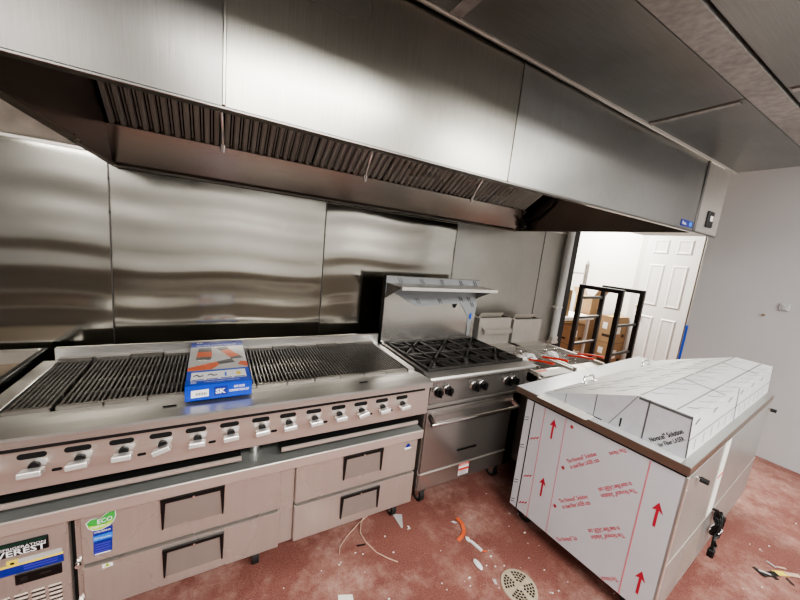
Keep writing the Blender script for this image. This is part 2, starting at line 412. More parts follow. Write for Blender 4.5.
mb = MB().box(HX1 - .012, HX1, HF + .021, WY - .005, HZ0, HZ1, 0).box(HX1 - .016, HX1 + .006, HF + .03, WY - .005, HZ0 - .002, HZ0 + .012, .003)
mb.build('end_panel', ['hood_dark'], hood)
MB().box(HX0, HX1, HF + .02, WY - .005, HZ1 - .012, HZ1, 0).build('hood_roof', ['hood_dark'], hood)
MB().box(HX0, HX1, WY - .03, WY - .006, HZ0, HZ1 - .013, 0).build('rear_panel', ['hood_dark'], hood)
# grease trough along the rear
TX1 = 2.62
mb = MB().prism([(HX0, 2.40, 2.0), (HX0, 2.28, 2.185), (HX0, 2.30, 2.195), (HX0, WY - .032, 2.20), (HX0, WY - .032, 2.0)], (TX1 - HX0, 0, 0))
mb.box(HX0, TX1, 2.375, 2.40, 1.993, 2.006, .003)
mb.build('grease_trough', ['trough'], hood)
# baffle filters, each a framed panel of vertical blades, leaning from the trough up towards the front
fd = Vector((0, -.82, .57)); fn = Vector((0, -.57, -.82))    # up along the filter / out of its face
fw = (TX1 - HX0) / 6
FL = .46
for i in range(6):
    x0 = HX0 + fw * i + .003; x1 = x0 + fw - .006; o0 = Vector((0, 2.31, 2.192))
    mb = MB(); nb = 11; st = (x1 - x0) / nb
    def P(x, s, h): return o0 + Vector((x, 0, 0)) + fd * s + fn * h
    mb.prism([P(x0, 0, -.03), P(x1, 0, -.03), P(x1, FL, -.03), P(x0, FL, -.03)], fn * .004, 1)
    for k in range(nb):
        xa = x0 + st * k + st * .10; xb = xa + st * .56; w = xb - xa
        mb.prism([P(xa, .0, -.02), P(xa + .03 * w, 0, .002), P(xa + .30 * w, 0, .013), P(xa + .5 * w, 0, .010), P(xb - .30 * w, 0, .013), P(xb - .03 * w, 0, .002), P(xb, 0, -.02)], fd * FL, 0)
        xm = xb + st * .22
        mb.prism([P(xm - .0035, 0, -.022), P(xm - .0035, 0, -.008), P(xm + .0035, 0, -.008), P(xm + .0035, 0, -.022)], fd * FL, 0)
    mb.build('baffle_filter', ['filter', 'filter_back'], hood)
    for s in (0, FL - .012):
        pass
    MB().prism([P(x0, -.004, -.02), P(x1, -.004, -.02), P(x1, .014, -.02), P(x0, .014, -.02)], fn * .034).build('filter_frame', ['hood_dark'], hood)
for x in (.02, .895, 1.87):
    MB().tube([(x, 2.10, 2.44), (x, 2.10, 2.34), (x + .01, 2.19, 2.25), (x + .012, 2.23, 2.19)], .008, 8).frust((x + .012, 2.23, 2.19), (x + .012, 2.24, 2.15), .015, .011, 10).build('fire_nozzle', ['chrome'], hood)
mb = MB().tube([(2.63, 2.36, 2.10), (2.66, 2.20, 2.12), (2.66, 2.05, 2.25), (2.66, 2.0, 2.44)], .011, 8).sphere((2.64, 2.33, 2.09), .03, 7).box(2.625, 2.685, 2.3, 2.36, 2.02, 2.07, .008).frust((2.60, 2.26, 2.06), (2.66, 2.30, 2.04), .016, .012, 10)
mb.build('pipe_elbow', ['castiron'], hood)
# control cabinet at the right end
MB().box(HX1 + .004, HC1, HF, HF + .45, HZ0 + .012, HZ1, .003).build('control_cabinet', ['fryer'], hood)
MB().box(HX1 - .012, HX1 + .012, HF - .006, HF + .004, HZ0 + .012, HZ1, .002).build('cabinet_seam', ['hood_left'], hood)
sw = MB().box(2.845, 2.935, HF - .012, HF + .002, 2.06, 2.165, .005).build('switch_plate', ['black'], hood)
MB().box(2.870, 2.910, HF - .017, HF - .011, 2.10, 2.135, .003).build('switch_rocker', ['white_card'], sw)
mb = MB().box(2.50, 2.665, HF - .0035, HF - .0010, 2.03, 2.068, 0, 0)
mb.text('Float', (2.515, HF - .0045, 2.040), (1, 0, 0), (0, 0, 1), .026, 1, .01).box(2.61, 2.65, HF - .0045, HF - .0034, 2.036, 2.062, 0, 2)
mb.build('maker_sticker', ['dkblue', 'white', 'ltblue'], hood)

# ------------------------------------------------------------------ supply plenum in front of the hood
pl = thing('supply_plenum', 'dark metal ceiling plenum with panels and galvanised beam before the hood', 'ceiling plenum', (1.3, .6, HZ1))
PX = [HX0, .63, 1.86, 3.10]
for i in range(3):
    MB().box(PX[i] + .003, PX[i + 1] - .003, .612, .962, HZ1 + .001, HZ1 + .02, .002).build('plenum_panel', ['plenum'], pl)
for i in range(3):
    MB().box(PX[i] + .003, PX[i + 1] - .003, .22, .500, HZ1 + .001, HZ1 + .02, .002).build('plenum_panel', ['plenum'], pl)
MB().box(HX0, 3.10, .508, .606, HZ1 - .004, HZ1 + .02, .002).build('support_beam', ['galv'], pl)
MB().box(HX0, 3.10, .22, .970, HZ1 + .021, 2.99).build('plenum_box', ['void'], pl)
MB().box(HX0, 3.10, .21, .22, HZ1 - .002, 2.99, .001).build('plenum_face', ['plenum'], pl)
for x, w in ((.645, .045), (1.885, .03)):
    MB().box(x - w / 2, x + w / 2, .63, .968, HZ1 - .003, HZ1 + .001, .001).build('seam_strip', ['galv'], pl)
    MB().box(x - w / 2, x + w / 2, .24, .49, HZ1 - .003, HZ1 + .001, .001).build('seam_strip', ['galv'], pl)
MB().box(HX0, 3.10, .962, .972, HZ1 - .006, HZ1 + .002, .001).build('edge_trim', ['edge'], pl)

# ------------------------------------------------------------------ chef base refrigerator
cb = thing('chef_base', 'low stainless refrigerated base with four drawers under the charbroiler', 'refrigerator', (.2, 1.85, 0))
CX0, CX1 = -.735, 1.105
MB().box(CX0 + .01, CX1 - .012, 1.545, 2.22, .13, .60).build('cabinet_body', ['void'], cb)
MB().box(CX0, CX1, 1.477, 2.24, .605, .652, .006, seg=2).build('top', ['fridge_top'], cb)
MB().box(CX0, CX1, 1.472, 1.482, .600, .653, .003).build('top_edge', ['edge'], cb)
MB().box(CX1 - .014, CX1 - .004, 1.55, 2.21, .13, .6).build('side_panel', ['fridge'], cb)
MB().box(.298, .369, 1.536, 1.552, .13, .60, .002).build('centre_post', ['fridge'], cb)
MB().box(-.476, -.448, 1.55, 1.57, .13, .60, 0, 1).box(-.466, -.448, 1.54, 1.56, .13, .60).build('hinge_post', ['fridge', 'void'], cb)
for z in (.175, .355, .585):
    MB().box(-.47, -.45, 1.53, 1.552, z - .012, z + .012, .003).frust((-.46, 1.528, z), (-.46, 1.52, z), .009, .009, 8).build('hinge', ['chrome'], cb)
def drawer(x0, x1, z0, z1, hx0, hx1):
    d = MB().box(x0, x1, 1.512, 1.545, z0, z1, .005, seg=2).build('drawer', ['fridge'], cb)
    zt = z1 - .018; zb = zt - .14; yf = 1.5105; w = .015
    mb = MB().prism([(hx0 - .004, yf, zt), (hx1 + .004, yf, zt), (hx1 - .004, yf, zt - w), (hx0 + .012, yf, zt - w)], (0, -.010, 0))
    mb.prism([(hx0 - .004, yf, zt), (hx0 + .014, yf, zt - w), (hx0 + .006, yf, zb), (hx0, yf, zb)], (0, -.008, 0))
    mb.prism([(hx1 + .004, yf, zt), (hx1 - .014, yf, zt - w), (hx1 - .006, yf, zb), (hx1, yf, zb)], (0, -.008, 0))
    mb.quad((hx0 + .018, yf - .0012, zt - w), (hx1 - .018, yf - .0012, zt - w), (hx1 - .02, yf - .0012, zt - w - .02), (hx0 + .02, yf - .0012, zt - w - .02))
    h = mb.build('handle', ['black'], d)
    mb = MB().prism([(hx0 + .013, yf, zt - w), (hx1 - .013, yf, zt - w), (hx1 - .006, yf, zb), (hx0 + .006, yf, zb)], (0, -.0022, 0))
    mb.build('handle_recess', ['plate'], d)
    MB().frust(((hx0 + hx1) / 2, yf - .009, zt - .012), ((hx0 + hx1) / 2, yf - .013, zt - .012), .007, .006, 10).build('lock', ['chrome'], d)
    MB().box(x0 + .003, x1 - .003, 1.5095, 1.513, z1 - .004, z1, 0).build('drawer_lip', ['edge'], d)
    return d
d1 = drawer(-.445, .297, .361, .588, -.187, .045)
d2 = drawer(-.445, .297, .135, .345, -.183, .045)
d3 = drawer(.370, 1.100, .361, .588, .624, .856)
d4 = drawer(.370, 1.100, .135, .345, .624, .856)
# small peak sticker on upper right drawer
mb = MB(); c = Vector((1.03, 1.5105, .535))
mb.poly([c + Vector(p) for p in ((-.024, 0, -.014), (.024, 0, -.014), (.022, 0, .0), (-.022, 0, .0))], 0)
mb.poly([c + Vector(p) for p in ((-.02, -.0004, -.002), (.02, -.0004, -.002), (.006, -.0004, .022), (-.004, -.0004, .022))], 1)
mb.build('peak_sticker', ['white', 'dkblue'], d3)
# eco sticker
mb = MB(); Y = 1.5100
mb.quad((-.408, Y, .392), (-.352, Y, .392), (-.347, Y, .510), (-.406, Y, .510), 0)
mb.quad((-.407, Y - .0004, .455), (-.349, Y - .0004, .457), (-.348, Y - .0004, .482), (-.407, Y - .0004, .480), 1)
mb.text('NATURAL REFRIGERANT', (-.403, Y - .0006, .492), (1, 0, 0), (0, 0, 1), .011, 2, .01, width=.05)
mb.text('R290 hydrocarbon', (-.403, Y - .0008, .464), (1, 0, 0), (0, 0, 1), .011, 2, .0, width=.05)
for k in range(4): mb.quad((-.403, Y - .0006, .404 + k * .011), (-.358 + .004 * (k % 2), Y - .0006, .404 + k * .011), (-.358 + .004 * (k % 2), Y - .0006, .409 + k * .011), (-.403, Y - .0006, .409 + k * .011), 3)
mb.quad((-.405, Y - .0006, .394), (-.355, Y - .0006, .394), (-.355, Y - .0006, .399), (-.405, Y - .0006, .399), 2)
mb.build('energy_sticker', ['dkblue', 'ltblue', 'white', 'violet'], d1)
mb = MB(); Y = 1.5098
lf = [(-.424, .545), (-.412, .556), (-.396, .557), (-.384, .551), (-.366, .568), (-.345, .579), (-.338, .572), (-.338, .55), (-.345, .53), (-.36, .514), (-.382, .506), (-.404, .508), (-.418, .522)]
cx = sum(p[0] for p in lf) / len(lf); cz = sum(p[1] for p in lf) / len(lf)
mb.poly([(cx + (p[0] - cx) * 1.07, Y, cz + (p[1] - cz) * 1.09) for p in lf], 2)
mb.poly([(p[0], Y - .0004, p[1]) for p in lf], 0)
mb.poly([(p[0], Y - .0008, p[1]) for p in [(-.421, .532), (-.40, .527), (-.37, .527), (-.343, .538), (-.347, .53), (-.36, .514), (-.382, .506), (-.404, .508), (-.418, .522)]], 1)
mb.text('ECO', (-.392, Y - .0012, .532), (1, 0, .12), (0, 0, 1), .026, 2, .012, width=.046)
mb.text('FRIENDLY', (-.412, Y - .0012, .515), (1, 0, .03), (0, 0, 1), .013, 2, .01, width=.055)
mb.build('leaf_sticker', ['green', 'lime', 'white'], d1)
mb = MB().quad((-.385, 1.5110, .322), (-.352, 1.5110, .322), (-.352, 1.5110, .345), (-.385, 1.5110, .345), 0).poly([(-.379, 1.5106, .326), (-.359, 1.5106, .326), (-.369, 1.5106, .342)], 1).poly([(-.371, 1.5103, .329), (-.367, 1.5103, .329), (-.369, 1.5103, .337)], 2)
mb.build('warning_sticker', ['white', 'lime', 'black'], d2)
# compressor compartment
cp = MB().box(CX0 + .004, -.478, 1.513, 1.546, .135, .590, .004).build('compressor_panel', ['fridge'], cb)
mb = MB().box(-.73, -.531, 1.508, 1.514, .484, .540, .002, 0).box(-.728, -.534, 1.5065, 1.509, .528, .536, 0, 2)
mb.text('EVEREST', (-.682, 1.5066, .489), (1, 0, 0), (0, 0, 1), .033, 1, .02, width=.145)
mb.text('REFRIGERATION', (-.665, 1.5066, .5145), (1, 0, 0), (0, 0, 1), .014, 1, .01, width=.128)
mb.build('nameplate', ['black', 'white', 'dkgreen'], cp)
mb = MB().box(-.73, -.494, 1.5105, 1.5125, .408, .444, 0, 0).box(-.73, -.494, 1.5100, 1.5122, .441, .449, 0, 1).box(-.625, -.497, 1.511, 1.5125, .449, .466, 0, 2).box(-.642, -.612, 1.5095, 1.5118, .446, .468, 0, 1)
mb.box(-.632, -.622, 1.509, 1.51, .452, .460, 0, 3)
for k in range(2): mb.box(-.60, -.51, 1.510, 1.5112, .418 + .010 * k, .422 + .01 * k, 0, 4)
mb.build('caution_strip', ['dkblue', 'yellow', 'carton_pic', 'black', 'violet'], cp)
mb = MB().box(-.625, -.500, 1.508, 1.514, .358, .405, .003, 0).box(-.61, -.592, 1.507, 1.5085, .374, .39, 0, 1).box(-.56, -.53, 1.507, 1.5085, .38, .386, 0, 1)
mb.build('temperature_controller', ['black', 'castiron'], cp)
mb = MB()
for k in range(5):
    for j in range(9):
        x = -.725 + k * .046; z = .155 + j * .0185
        mb.box(x, x + .036, 1.5115, 1.5135, z, z + .008, 0, 0)
        mb.box(x, x + .036, 1.509, 1.5135, z + .008, z + .0105, 0, 1)
mb.build('vent_louvre', ['void', 'fridge'], cp)
def caster(x, y, zb, parent, r=.05):
    mb = MB().box(x - .03, x + .03, y - .03, y + .03, zb - .008, zb)
    mb.prism([(x - .022, y - .01, zb - .008), (x - .022, y + .035, r), (x - .022, y + .005, r - .012), (x - .022, y - .03, zb - .008)], (.004, 0, 0))
    mb.prism([(x + .018, y - .01, zb - .008), (x + .018, y + .035, r), (x + .018, y + .005, r - .012), (x + .018, y - .03, zb - .008)], (.004, 0, 0))
    c = mb.build('caster', ['chrome'], parent)
    w = MB().frust((x - .015, y + .02, r), (x + .015, y + .02, r), r, r, 20, 0).frust((x - .0165, y + .02, r), (x + .0165, y + .02, r), r * .6, r * .6, 16, 1)
    w.build('wheel', ['rubber', 'greywheel'], c)
for x in (CX0 + .10, .20, CX1 - .09):
    for y in (1.59, 2.13): caster(x, y, .131, cb)

# ------------------------------------------------------------------ charbroiler
ch = thing('charbroiler', 'wide stainless gas charbroiler with ribbed grates and row of chrome valves', 'charbroiler', (.18, 1.85, .655))
BX0, BX1 = -.755, 1.115
mb = MB().box(BX0 + .004, BX1 - .004, 1.50, 2.235, .765, .90)
mb.build('body', ['void'], ch)
for x in (BX0 + .06, .18, BX1 - .06):
    for y in (1.60, 2.15): MB().frust((x, y, .653), (x, y, .77), .022, .026, 12).build('leg', ['chrome'], ch)
# control panel with slot openings drawn as inset dark ovals
pan = MB().box(BX0, BX1, 1.476, 1.505, .757, .926, .003).build('control_panel', ['panel'], ch)
KX = [-.655, -.537, -.420, -.297, -.176, -.057, .067, .193, .312, .434, .560, .682, .806, .932]
def oval(mb, cx, cz, w, h, y, mat=0):
    pts = []
    r = h / 2
    for k in range(9):
        a = -PI / 2 + PI * k / 8; pts.append((cx + w / 2 - r + r * math.cos(a), y, cz + r * math.sin(a)))
    for k in range(9):
        a = PI / 2 + PI * k / 8; pts.append((cx - w / 2 + r + r * math.cos(a), y, cz + r * math.sin(a)))
    mb.prism(pts, (0, .006, 0), mat)
for i, x in enumerate(KX):
    mb = MB(); oval(mb, x - .005, .888, .074, .021, 1.4745); mb.build('slot_opening', ['void'], ch)
    if i in (1, 3, 5, 7, 9, 11, 12):
        mb = MB(); oval(mb, x + .054, .820, .028, .011, 1.4745); mb.build('slot_opening', ['void'], ch)
for i, x in enumerate(KX):
    rot = (.0, .0, .05, .0, .32, .0, .05, .08, .1, .08, .05, .25, .12, .1)[i]
    k = MB().prism([(x + .006, 1.4755, .872), (x + .034, 1.4755, .872), (x + .028, 1.4755, .846), (x - .020, 1.4755, .846)], (0, -.0015, 0), 1)
    k.frust((x + .001, 1.476, .852), (x + .001, 1.462, .852), .015, .015, 16, 0)
    kn = k.build('valve', ['black', 'lever'], ch)
    T = Matrix.Translation((x + .001, 1.452, .842)) @ Matrix.Rotation(-rot, 4, 'Y') @ Matrix.Rotation(-.22, 4, 'X')
    lv = MB().box(-.030, .030, -.030, .012, -.012, .009, .004, 0, T, 2)
    lv.build('valve_lever', ['lever'], kn)
# bull-nose ledge in front of the grates
mb = MB().prism([(BX0, 1.452, .935), (BX0, 1.452, .962), (BX0, 1.460, .969), (BX0, 1.528, .970), (BX0, 1.530, .966), (BX0, 1.60, .965), (BX0, 1.672, .952), (BX0, 1.672, .935)], (BX1 - BX0, 0, 0))
mb.build('front_ledge', ['rail'], ch)
for x in (-.16, .72):
    mb = MB(); oval(mb, x, 0, .05, .012, 0)
    for v in mb.v: v.y, v.z = 1.56 + v.z, .9686 - v.y * .2
    mb.build('ledge_slot', ['void'], ch)
MB().box(BX0 + .01, BX1 - .05, 1.4545, 1.478, .921, .9345, 0).build('ledge_shadow', ['void'], ch)  # black strip standing in for the ledge's shadow on the panel
# side rails and rear splash
for xa, xb in ((BX0, BX0 + .062), (BX1 - .045, BX1)):
    MB().box(xa, xb, 1.66, 2.235, .90, .972, .003).build('side_rail', ['rail'], ch)
MB().box(BX0 + .05, BX1, 2.215, 2.240, .90, 1.043, .003).build('rear_splash', ['rail'], ch)
MB().box(BX0 + .05, BX1 - .045, 1.66, 2.215, .86, .895, 0).build('burner_box', ['void'], ch)
NG = 12; gx0 = -.690; gw = (1.066 - gx0) / NG
for i in range(NG):
    x0 = gx0 + gw * i + .001; x1 = x0 + gw - .002
    if i == 0: x1 -= .010
    dz = (.0, .0, .001, .0, .001, .0, .001, .0, .001, .0, .001, .0)[i]
    mb = MB(); nb = 8; zt = .966 + dz; y0, y1 = 1.692, 2.190
    for k in range(nb):
        xc = x0 + (x1 - x0) * (k + .5) / nb; w = .0072
        prof = [(-.35 * w, -.03), (.35 * w, -.03), (w * .75, -.004), (w * .4, 0), (-w * .4, 0), (-w * .75, -.004)]
        mb.prism([(xc + a, y0, zt + b) for a, b in prof], (0, y1 - y0, .010))
    for yy in (1.80, 1.93, 2.06): mb.box(x0, x1, yy, yy + .010, zt - .030, zt - .006 + (yy - y0) * .02, 0)
    g = mb.build('cooking_grate', ['grate'], ch)
    MB().box(x0, x1, 1.672, 1.694, zt - .034, zt + .002, .003).build('grate_lip', ['grate_lip'], g)
    MB().box(x0, x1, 2.188, 2.212, zt - .02, zt + .030 + random.uniform(-.008, .006), .003).build('grate_heel', ['grate_lip'], g)
# two crumb trays below the panel
for xa, xb in ((-.70, .112), (.284, 1.05)):
    mb = MB().box(xa, xb, 1.477, 2.15, .700, .708, 0, 1).prism([(xa, 1.478, .703), (xa, 1.472, .703), (xa, 1.464, .712), (xa, 1.465, .724), (xa, 1.471, .728), (xa, 1.476, .727), (xa, 1.478, .720)], (xb - xa, 0, 0))  # black pan floor paints the shade in the gap behind the lip
    mb.build('crumb_tray', ['edge', 'void'], ch)

# ------------------------------------------------------------------ blue carton lying on the charbroiler grates
bx = thing('carton', 'blue and white gas hose kit carton lying on the grates', 'carton', (.02, 1.87, .979), .012)
w, dp, hh = .262, .63, .070
mb = MB().box(-w / 2, w / 2, -dp / 2, dp / 2, 0, hh, .0015, 0)
mb.build('carton_body', ['blue'], bx, True)
mb = MB(); z = hh + .0006; fx0, fx1 = -w / 2 + .001, w / 2 - .001; F = -dp / 2
mb.quad((fx0, F + .17, z), (fx1, F + .17, z), (fx1, dp / 2 - .10, z), (fx0, dp / 2 - .10, z), 0)
mb.quad((fx0, dp / 2 - .045, z), (fx1, dp / 2 - .045, z), (fx1, dp / 2 - .002, z), (fx0, dp / 2 - .002, z), 4)
zz = z + .0005
mb.quad((-.112, F + .048, zz), (.112, F + .048, zz), (.112, F + .148, zz), (-.112, F + .148, zz), 1)
for k in range(4):
    xx = -.108 + .056 * k
    mb.quad((xx, F + .052, zz + .0004), (xx + .047, F + .052, zz + .0004), (xx + .047, F + .061, zz + .0004), (xx, F + .061, zz + .0004), 4)
    if k == 2: mb.box(xx + .018, xx + .026, F + .075, F + .125, zz, zz + .0006, 0, 5)
    elif k == 3: mb.box(xx + .012, xx + .03, F + .08, F + .12, zz, zz + .0006, 0, 6)
    else:
        mb.tube([(xx + .006, F + .10, zz), (xx + .018, F + .112, zz), (xx + .03, F + .09, zz), (xx + .042, F + .10, zz)], .004, 6, 3)
mb.text('SK', (-.105, dp / 2 - .036, zz), (1, 0, 0), (0, 1, 0), .03, 1, .02)
mb.text('GAS HOSE CONNECTION KIT', (-.105, dp / 2 - .088, zz), (1, 0, 0), (0, 1, 0), .032, 1, .01, width=.20)
mb.text('SK', (-.112, F + .022, zz), (1, 0, 0), (0, 1, 0), .022, 1, .02)
mb.text('STAINLESS FLEXIBLE CONNECTOR', (-.06, F + .024, zz), (1, 0, 0), (0, 1, 0), .016, 1, .0, width=.14)
mb.text('FAST AND EASY INSTALLATION', (-.10, F + .154, zz), (1, 0, 0), (0, 1, 0), .016, 5, .0, width=.19)
# printed hose pictures
mb.poly([(-.10, F + .36, zz), (-.03, F + .355, zz), (-.028, F + .44, zz), (-.096, F + .445, zz)], 2)
mb.poly([(-.10, F + .32, zz), (-.035, F + .31, zz), (-.03, F + .355, zz), (-.10, F + .36, zz)], 3)
mb.poly([(-.096, F + .445, zz), (-.028, F + .44, zz), (-.032, F + .51, zz), (-.09, F + .51, zz)], 3)
mb.poly([(-.085, F + .29, zz), (-.048, F + .285, zz), (-.045, F + .312, zz), (-.085, F + .318, zz)], 7)
mb.poly([(.01, F + .45, zz), (.055, F + .47, zz), (.103, F + .35, zz), (.055, F + .33, zz)], 2)
mb.poly([(-.01, F + .50, zz), (.045, F + .52, zz), (.055, F + .47, zz), (.01, F + .45, zz)], 3)
mb.poly([(.055, F + .33, zz), (.103, F + .35, zz), (.118, F + .31, zz), (.06, F + .30, zz)], 3)
mb.poly([(fx0, F + .172, zz), (fx0, F + .215, zz), (-.012, F + .275, zz), (.006, F + .235, zz), (-.03, F + .175, zz)], 2)
mb.poly([(.006, F + .235, zz), (-.012, F + .275, zz), (.06, F + .31, zz), (.075, F + .25, zz)], 3)
mb.poly([(.085, F + .215, zz), (fx1, F + .175, zz), (fx1, F + .25, zz), (.10, F + .265, zz)], 2)
mb.build('carton_print', ['carton_pic', 'white', 'orange', 'film_line', 'dkblue', 'ltblue', 'yellow', 'chrome'], bx, True)
mb = MB(); y = F - .0006
mb.quad((-.108, y, .014), (-.042, y, .016), (-.042, y, .050), (-.108, y, .048), 0)
for k in range(7): mb.box(-.09 + k * .006, -.087 + k * .006, y - .0006, y, .024, .036, 0, 1)
mb.quad((-.022, y, .014), (.030, y, .014), (.030, y, .056), (-.022, y, .056), 3)
mb.text('SK', (-.016, y - .0006, .024), (1, 0, 0), (0, 0, 1), .030, 0, .04, width=.04)
mb.text('GAS HOSE', (.078, y - .0006, .044), (1, 0, 0), (0, 0, 1), .015, 0, .03, True, width=.045)
mb.text('CONNECTION KIT', (.078, y - .0006, .026), (1, 0, 0), (0, 0, 1), .015, 0, .03, True, width=.082)
mb.build('end_print', ['white', 'black', 'ltblue', 'dkblue'], bx, True)

# ------------------------------------------------------------------ range
rg = thing('gas_range', 'six-burner stainless gas range with oven and high backguard shelf', 'range', (1.6, 1.85, 0))
RX0, RX1 = 1.150, 2.085
MB().box(RX0 + .025, RX1 - .025, 1.59, 2.19, .13, .93).build('range_body', ['void'], rg)
for xa in (RX0 + .02, RX1 - .03): MB().box(xa, xa + .01, 1.575, 2.19, .13, .935).build('side_panel', ['range'], rg)
mb = MB().prism([(RX0 - .012, 1.505, .948), (RX0 - .012, 1.512, .960), (RX0 - .012, 1.60, .962), (RX0 - .012, 1.60, .925), (RX0 - .012, 1.53, .925), (RX0 - .012, 1.505, .935)], (RX1 - RX0 + .02, 0, 0))
mb.build('front_ledge', ['range_top'], rg)
mb = MB().prism([(RX0 + .03, 1.545, .925), (RX0 + .03, 1.575, .925), (RX0 + .03, 1.59, .755), (RX0 + .03, 1.565, .755)], (RX1 - RX0 - .05, 0, 0))
mb.build('control_panel', ['range'], rg)
for i, x in enumerate((1.236, 1.318, 1.545, 1.618, 1.858, 1.930)):
    z = .845; y = 1.553
    mb = MB().frust((x, y + .008, z), (x, y - .006, z), .032, .031, 20, 0)
    k = mb.build('knob', ['chrome'], rg)
    MB().frust((x, y - .006, z), (x, y - .030, z), .0305, .027, 20, 0).box(x - .007, x + .007, y - .046, y - .026, z - .026, z + .026, .003).build('knob_grip', ['black'], k)
MB().box(RX0 + .03, RX1 - .03, 1.563, 1.59, .727, .750, .003).build('trim_strip', ['range_top'], rg)
dr_ = MB().box(RX0 + .028, RX1 - .125, 1.555, 1.60, .275, .722, .006, seg=2).build('oven_door', ['range'], rg)
MB().box(RX1 - .12, RX1 - .03, 1.565, 1.60, .13, .722, .002).build('side_filler', ['blackmetal'], rg)
mb = MB().tube([(RX0 + .03, 1.50, .652), (RX1 - .125, 1.50, .652)], .013, 12)
for x in (RX0 + .045, RX1 - .14): mb.bar((x, 1.56, .690), (x, 1.495, .655), .018, .026)
mb.build('oven_handle', ['chrome'], dr_)
MB().box(1.47, 1.645, 1.549, 1.557, .372, .388, .003).build('badge', ['blackmetal'], dr_)
kk = MB().box(RX0 + .028, RX1 - .125, 1.560, 1.60, .14, .262, .004).build('kick_panel', ['range'], rg)
MB().box(RX0 + .028, RX1 - .125, 1.553, 1.57, .262, .272, .002).build('kick_trim', ['edge'], rg)
mb = MB().box(1.515, 1.605, 1.5575, 1.560, .168, .262, 0, 0).box(1.515, 1.605, 1.5568, 1.558, .242, .262, 0, 1).box(1.515, 1.605, 1.5568, 1.558, .205, .222, 0, 1)
for k in range(5): mb.box(1.522, 1.595 - .012 * (k % 2), 1.557, 1.558, .172 + .0065 * k, .1745 + .0065 * k, 0, 2)
mb.text('WARNING', (1.56, 1.5565, .246), (1, 0, 0), (0, 0, 1), .015, 0, .01, True, width=.07)
mb.build('warning_label', ['white', 'redhandle', 'film_line'], kk)
for x in (RX0 + .10, RX1 - .14):
    for y in (1.62, 2.12): caster(x, y, .131, rg)
# cooktop
MB().box(RX0 + .02, RX1 - .02, 1.60, 2.185, .925, .938).build('cooktop', ['tray'], rg)
for xa in (RX0 + .005, RX1 - .03): MB().box(xa, xa + .025, 1.60, 2.185, .925, .962, .002).build('cooktop_rim', ['range_top'], rg)
cw = (RX1 - RX0 - .06) / 3
for i in range(3):
    for j in range(2):
        x0 = RX0 + .03 + cw * i; y0 = 1.605 + .288 * j; x1 = x0 + cw; y1 = y0 + .288
        cx, cy = (x0 + x1) / 2, (y0 + y1) / 2; zt = .978
        mb = MB(); e = .008
        for a, b in (((x0 + e, y0 + e), (x1 - e, y0 + e)), ((x1 - e, y0 + e), (x1 - e, y1 - e)), ((x1 - e, y1 - e), (x0 + e, y1 - e)), ((x0 + e, y1 - e), (x0 + e, y0 + e))):
            mb.bar((a[0], a[1], zt - .01), (b[0], b[1], zt - .01), .014, .02)
        for k in range(8):
            an = PI / 4 * k; c, s = math.cos(an), math.sin(an)
            L = min((cw / 2 - e) / max(abs(c), 1e-6), (.144 - e) / max(abs(s), 1e-6))
            mb.bar((cx + c * .035, cy + s * .035, zt - .006), (cx + c * L, cy + s * L, zt - .008), .013, .022)
        for px_, py_ in ((x0 + e, y0 + e), (x1 - e, y0 + e), (x0 + e, y1 - e), (x1 - e, y1 - e)): mb.box(px_ - .009, px_ + .009, py_ - .009, py_ + .009, .938, zt + .004, .002)
        g = mb.build('burner_grate', ['castiron'], rg)
        MB().frust((cx, cy, .938), (cx, cy, .952), .055, .05, 20).frust((cx, cy, .952), (cx, cy, .962), .036, .030, 20).build('burner', ['castiron'], rg)
# backguard, shelf and peeling film
MB().box(RX0 - .025, RX1 - .02, 2.195, 2.235, .94, 1.500, .004).build('backguard', ['backguard'], rg)
MB().box(RX0 - .028, RX0 - .025, 2.190, 2.24, .94, 1.503, 0).build('backguard_edge', ['blackmetal'], rg)
sh = MB().prism([(RX0 - .02, 1.945, 1.428), (RX0 - .02, 1.945, 1.452), (RX0 - .02, 2.195, 1.452), (RX0 - .02, 2.195, 1.446), (RX0 - .02, 1.955, 1.446), (RX0 - .02, 1.955, 1.428)], (RX1 - RX0 - .02, 0, 0))
sh.build('shelf', ['edge'], rg)
for x in (RX0 - .018, RX1 - .045): MB().prism([(x, 1.96, 1.446), (x, 2.195, 1.446), (x, 2.195, 1.33)], (.004, 0, 0)).build('shelf_bracket', ['range'], rg)
fz = [(1.128, 1.372), (1.20, 1.372), (1.26, 1.345), (1.34, 1.30), (1.40, 1.272), (1.47, 1.262), (1.56, 1.272), (1.66, 1.280), (1.74, 1.288), (1.79, 1.285), (1.81, 1.255), (1.83, 1.288), (1.86, 1.300), (1.92, 1.24), (1.975, 1.165), (1.985, .995), (2.015, .995), (2.02, 1.15), (2.058, 1.20), (2.058, 1.498), (1.128, 1.498)]
mb = MB().poly([(x, 2.1925 - .004 * (i % 2), z) for i, (x, z) in enumerate(fz[:19])] + [(2.058, 2.193, 1.498), (1.128, 2.193, 1.498)], 0)
for x, z in ((1.22, 1.47), (1.42, 1.47), (1.62, 1.47), (1.82, 1.47), (1.98, 1.47), (1.40, 1.31), (1.62, 1.31), (1.84, 1.33), (1.93, 1.33), (1.98, 1.28)):
    for k in range(2): mb.bar((x + .022 * k, 2.187, z + .02), (x + .03 + .022 * k, 2.187, z - .02), .0015, .005, (0, 1, 0), 1)
mb.poly([(1.79, 2.186, 1.288), (1.80, 2.186, 1.255), (1.815, 2.186, 1.25), (1.835, 2.186, 1.288)], 2)
mb.box(1.99, 2.01, 2.184, 2.187, 1.15, 1.20, 0, 3)
M['loose_film'] = plain('loose_grey_film', (.58, .59, .60), .3, noise=.06, nscale=5)
mb.build('peeling_film', ['loose_film', 'film_black', 'void', 'tape'], rg)
